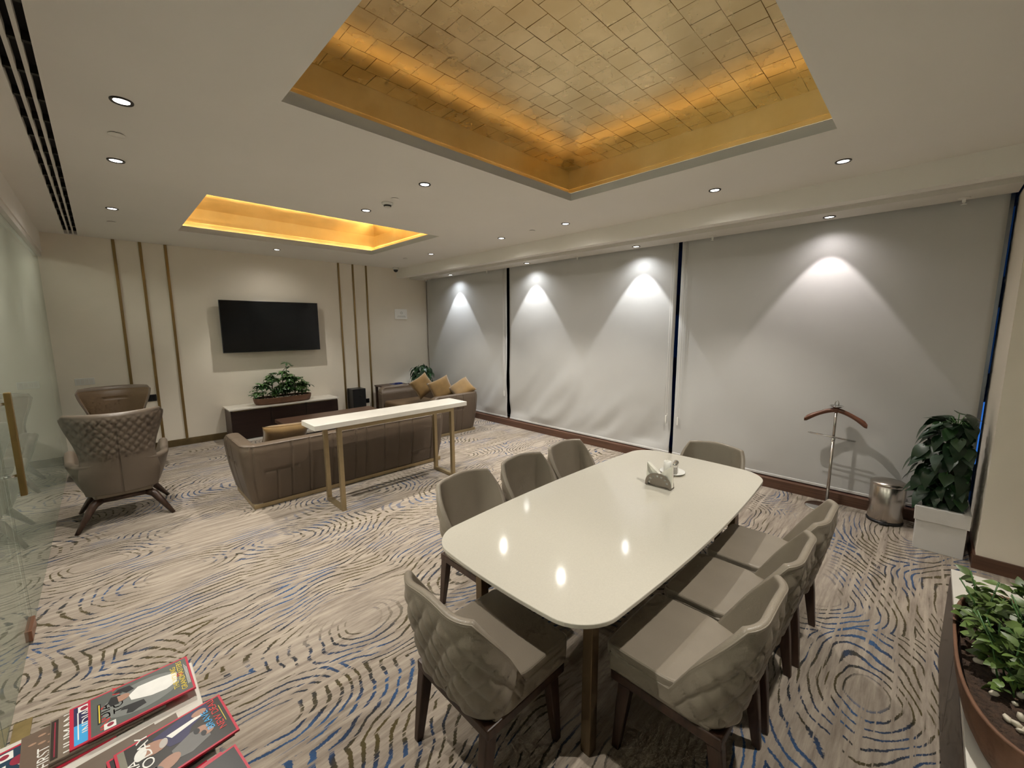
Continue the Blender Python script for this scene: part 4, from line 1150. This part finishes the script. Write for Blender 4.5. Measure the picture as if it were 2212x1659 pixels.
# ------------------------------------------------------------------ magazine table and magazines
MZ = .43
t = thing('magazine_table', 'low cream topped table in the bottom left corner under the magazines', 'table', (-.14, 1.30, 0))
box('top_slab', -.27, .265, -.61, .61, MZ-.03, MZ, M['marble'], t, bev=.003)
box('carcass', -.25, .245, -.59, .59, .03, MZ-.03, M['darkwood'], t, bev=.002)
box('plinth', -.24, .235, -.57, .57, 0, .03, M['black'], t)

def cmat(name, c, r=.33): 
    if name not in M: M[name] = mat(name, c, r, var=.04, vscale=30)
    return M[name]
def poly_flat(name, pts, m, parent, z):
    v = [(x, y, z) for x, y in pts] + [(x, y, z+.0003) for x, y in pts]; n = len(pts)
    f = [tuple(range(n-1, -1, -1)), tuple(n+i for i in range(n))] + [(i, (i+1) % n, n+(i+1) % n, n+i) for i in range(n)]
    return link(name, pydata(name, v, f), m, parent)
def ell(cx, cy, a, b, n=18, rot=0):
    return [(cx+a*cos(q)*cos(rot)-b*sin(q)*sin(rot), cy+a*cos(q)*sin(rot)+b*sin(q)*cos(rot)) for q in [2*pi*i/n for i in range(n)]]
# local cover frame: x 0..W to the right of the page, y 0..H up the page; lies flat, page-up = world -x
MW, MH = .198, .267
def magazine(label, cx, cy, z, ang, th, covcol, border=None, art=None):
    t = thing('magazine', label, 'magazine', (cx, cy, z), R(90)+ang, 'magazines fanned out on the low table')
    box('pages', -MW/2+.001, MW/2-.001, -MH/2+.001, MH/2-.001, .0006, th-.0006, M['paper'], t)
    c = box('cover', -MW/2, MW/2, -MH/2, MH/2, th-.0006, th, cmat(*covcol), t)
    box('back_cover', -MW/2, MW/2, -MH/2, MH/2, 0, .0006, cmat(*covcol), t)
    box('spine', -MW/2-.0006, -MW/2, -MH/2, MH/2, 0, th, cmat(*covcol), t)
    if border:
        bm = bmesh.new(); w = .006; z0, z1 = th, th+.0002
        bm_box(bm, -MW/2, MW/2, -MH/2, -MH/2+w, z0, z1); bm_box(bm, -MW/2, MW/2, MH/2-w, MH/2, z0, z1)
        bm_box(bm, -MW/2, -MW/2+w, -MH/2+w, MH/2-w, z0, z1); bm_box(bm, MW/2-w, MW/2, -MH/2+w, MH/2-w, z0, z1)
        link('cover_border', from_bm(bm, 'cover_border'), border, c)
    if art: art(c, th+.0003)
    return t
def txt(c, body, size, x, y, z, m, sx=1., name='cover_text'):
    o = link(name, text_mesh(body, size, name), m, c, (x, y, z)); o.scale = (sx, 1, 1); return o
WHT = cmat('print_white', (.85, .84, .8)); YEL = cmat('print_yellow', (.80, .62, .05)); REDP = cmat('print_red', (.62, .03, .03)); BLK = cmat('print_black', (.01, .01, .012))
CYA = cmat('print_cyan', (.05, .40, .80)); SKN = cmat('print_skin', (.42, .23, .16)); GRY = cmat('print_grey', (.16, .155, .15)); NAV = cmat('print_navy', (.025, .022, .09)); DKR = cmat('print_maroon', (.30, .02, .05))

def art_chess(c, z):
    poly_flat('cover_picture', [(-.093, -.127), (.093, -.127), (.093, .127), (-.093, .127)], cmat('print_slate', (.10, .11, .10)), c, z-.0003)
    poly_flat('cover_picture', ell(0, .0, .075, .105), cmat('print_pale_slate', (.20, .21, .20)), c, z)
    txt(c, 'INDIA', .036, -.085, .082, z+.0001, REDP, 1.25); txt(c, 'TODAY', .036, -.035, .05, z+.0001, REDP, 1.15)
    poly_flat('cover_picture', [(-.02, -.09), (.03, -.095), (.045, -.05), (.05, .01), (.025, .035), (-.005, .03), (-.03, -.02), (-.035, -.06)], WHT, c, z+.0004)
    poly_flat('cover_picture', ell(.03, .052, .016, .02), SKN, c, z+.0007)
    poly_flat('cover_picture', [(.008, .06), (.052, .064), (.056, .078), (.036, .086), (.01, .08)], BLK, c, z+.0009)
    poly_flat('cover_picture', [(.05, .02), (.078, .03), (.082, .06), (.07, .072), (.062, .05), (.046, .04)], BLK, c, z+.0007)
    poly_flat('cover_picture', [(-.055, -.005), (-.03, .0), (-.02, .05), (-.032, .058), (-.04, .04), (-.06, .045), (-.068, .03), (-.06, .015)], BLK, c, z+.0007)
    poly_flat('cover_picture', [(.0, -.11), (.02, -.11), (.022, -.092), (.002, -.09)], DKR, c, z+.0002)
    txt(c, 'THE YOUNG', .022, -.06, -.094, z+.0006, YEL); txt(c, 'GRANDMASTERS', .022, -.082, -.113, z+.0006, YEL)
    for k in range(3): box('cover_rule', -.06, .06-.01*k, -.1185-.003*k, -.1175-.003*k, z, z+.0003, WHT, c)
    poly_flat('cover_picture', [(-.09, .07), (-.062, .07), (-.062, .098), (-.09, .098)], WHT, c, z+.0005); poly_flat('cover_picture', ell(-.074, .083, .008, .008), DKR, c, z+.0009)
    poly_flat('cover_picture', [(-.05, .103), (.05, .103), (.05, .112), (-.05, .112)], BLK, c, z+.0003); box('cover_rule', -.045, .045, .106, .109, z+.0007, z+.0009, YEL, c)
def art_blue(c, z):
    poly_flat('cover_picture', [(-.091, -.125), (.091, -.125), (.091, .124), (-.091, .124)], CYA, c, z-.0003)
    poly_flat('cover_picture', [(.0, .085), (.091, .085), (.091, .124), (.0, .124)], NAV, c, z)
    txt(c, 'INDIA', .036, -.05, .082, z+.0003, WHT, 1.15)
    box('cover_rule', -.07, .06, .113, .116, z+.0003, z+.0005, WHT, c)
    poly_flat('cover_picture', [(.058, .086), (.088, .086), (.088, .114), (.058, .114)], WHT, c, z+.0004); poly_flat('cover_picture', ell(.072, .10, .009, .009), DKR, c, z+.0008)
def art_deal(c, z):
    poly_flat('cover_picture', [(-.093, -.127), (.093, -.127), (.093, .127), (-.093, .127)], cmat('print_dark', (.022, .018, .016)), c, z-.0003)
    poly_flat('cover_picture', [(.0, .02), (.07, .05), (.088, -.02), (.092, -.09), (.06, -.10), (.03, -.04), (-.01, -.02)], NAV, c, z)
    poly_flat('cover_picture', ell(.035, .055, .026, .036, rot=-.3), SKN, c, z+.0003)
    poly_flat('cover_picture', ell(.038, .082, .024, .014, rot=-.3), WHT, c, z+.0005); poly_flat('cover_picture', ell(.030, .030, .018, .010, rot=-.3), cmat('print_pale', (.5, .46, .42)), c, z+.0006)
    poly_flat('cover_picture', ell(-.060, .060, .021, .012, rot=.4), GRY, c, z+.0007); poly_flat('cover_picture', ell(-.004, -.045, .012, .008), BLK, c, z+.0007); poly_flat('cover_picture', ell(-.027, -.058, .011, .007), BLK, c, z+.0008)
    poly_flat('cover_picture', [(.03, .01), (.05, .02), (.06, -.07), (.05, -.075)], WHT, c, z+.0004)
    poly_flat('cover_picture', ell(.068, -.068, .013, .02), SKN, c, z+.0005)
    poly_flat('cover_picture', [(-.06, .02), (-.02, .02), (.005, -.03), (.0, -.075), (-.05, -.07), (-.07, -.02)], GRY, c, z+.0002)
    poly_flat('cover_picture', ell(-.055, .035, .022, .032, rot=.4), SKN, c, z+.0005)
    poly_flat('cover_picture', ell(-.005, -.055, .013, .017), SKN, c, z+.0005); poly_flat('cover_picture', ell(-.028, -.068, .012, .016), SKN, c, z+.0006)
    txt(c, 'INDIA', .036, -.085, .09, z+.0008, WHT, 1.2); txt(c, 'TODAY', .040, -.06, .058, z+.0008, WHT, 1.25)
    txt(c, 'BRAVE', .027, -.03, -.088, z+.0008, CYA, 1.15); txt(c, 'NEW DEAL', .027, -.055, -.112, z+.0008, REDP, 1.1)
    box('cover_rule', -.03, .05, -.118, -.1165, z+.0003, z+.0006, YEL, c)
    box('cover_strip', -.093, .093, .112, .127, z, z+.0003, cmat('print_khaki', (.22, .21, .16)), c)
def art_human(c, z):
    poly_flat('cover_picture', [(-.097, -.132), (.097, -.132), (.097, .132), (-.097, .132)], cmat('print_taupe', (.20, .155, .115)), c, z-.0003)
    txt(c, 'HUMAN', .044, -.088, .074, z+.0003, WHT, 1.15)
    poly_flat('cover_picture', [(-.09, .115), (.09, .115), (.09, .131), (-.09, .131)], cmat('print_umber', (.035, .022, .016)), c, z)
    box('cover_rule', -.08, .08, .121, .124, z+.0003, z+.0005, DKR, c)
def art_first(c, z):
    poly_flat('cover_picture', [(-.097, -.132), (.097, -.132), (.097, .132), (-.097, .132)], cmat('print_brown', (.155, .105, .075)), c, z-.0003)
    txt(c, 'FIRST', .040, -.085, .072, z+.0003, WHT, 1.0)
    for k in range(5): poly_flat('cover_picture', ell(.02+.012*k, .07+.02*(k % 3), .005, .009, 8), cmat('print_fleck', (.40, .25, .17)), c, z+.0002)
def art_green(c, z):
    poly_flat('cover_picture', [(-.091, -.125), (.091, -.125), (.091, .125), (-.091, .125)], cmat('print_teal', (.015, .045, .085)), c, z-.0003)
    poly_flat('cover_picture', ell(.02, .02, .04, .05), cmat('print_cream', (.55, .47, .38)), c, z); poly_flat('cover_picture', ell(.03, .065, .02, .018), DKR, c, z+.0003)
    poly_flat('cover_picture', [(.05, .075), (.085, .075), (.085, .11), (.05, .11)], WHT, c, z+.0003); poly_flat('cover_picture', ell(.068, .093, .01, .01), DKR, c, z+.0006)
    box('cover_rule', -.07, .03, .106, .114, z, z+.0003, WHT, c); box('cover_rule', -.05, .03, .09, .098, z, z+.0003, WHT, c)
red = ('magazine_red', (.55, .015, .05)); brn = ('cover_brown', (.16, .12, .09)); dk = ('cover_dark', (.02, .018, .02))
# row 1, from the glass side to the table edge: each overlaps the previous
a1 = R(2)
magazine('magazine with dark blue cover at the far left of the first row', -.235, 1.79, MZ, a1+R(4), .006, red, M['redpl'], art_green)
magazine('brown magazine headed FIRST in the first row', -.165, 1.80, MZ+.0065, a1+R(1), .007, brn, None, art_first)
magazine('taupe magazine with white heading beside the blue cover in the first row', -.105, 1.806, MZ+.014, a1, .009, brn, None, art_human)
magazine('red bordered magazine with bright blue cover reading INDIA in the first row', -.062, 1.812, MZ+.0235, a1, .005, red, M['redpl'], art_blue)
magazine('magazine with the young grandmasters cover on top of the first row', -.02, 1.805, MZ+.029, a1-R(1), .006, red, M['redpl'], art_chess)
# row 2
a2 = R(6)
magazine('brown magazine under the others at the left of the second row', -.125, 1.56, MZ, a2, .008, brn, None, None)
magazine('plain brown magazine in the second row just left of the brave new deal one', -.07, 1.545, MZ+.0085, a2, .008, brn, None, None)
magazine('thick magazine under the brave new deal one', .03, 1.508, MZ+.017, a2+R(1), .008, dk, M['redpl'], None)
magazine('magazine with the brave new deal cover on top of the second row', .045, 1.508, MZ+.0255, a2, .006, red, M['redpl'], art_deal)
# row 3
a3 = R(8)
magazine('red edged magazine at the bottom of the third row', -.02, 1.29, MZ, a3, .008, red, M['redpl'], None)
magazine('red edged magazine in the middle of the third row', .015, 1.28, MZ+.0085, a3, .008, red, M['redpl'], None)
magazine('dark red bordered magazine on top of the third row, half out of frame', .05, 1.27, MZ+.017, a3, .006, dk, M['redpl'], lambda c, z: txt(c, 'TODAY', .03, -.05, .06, z, WHT))
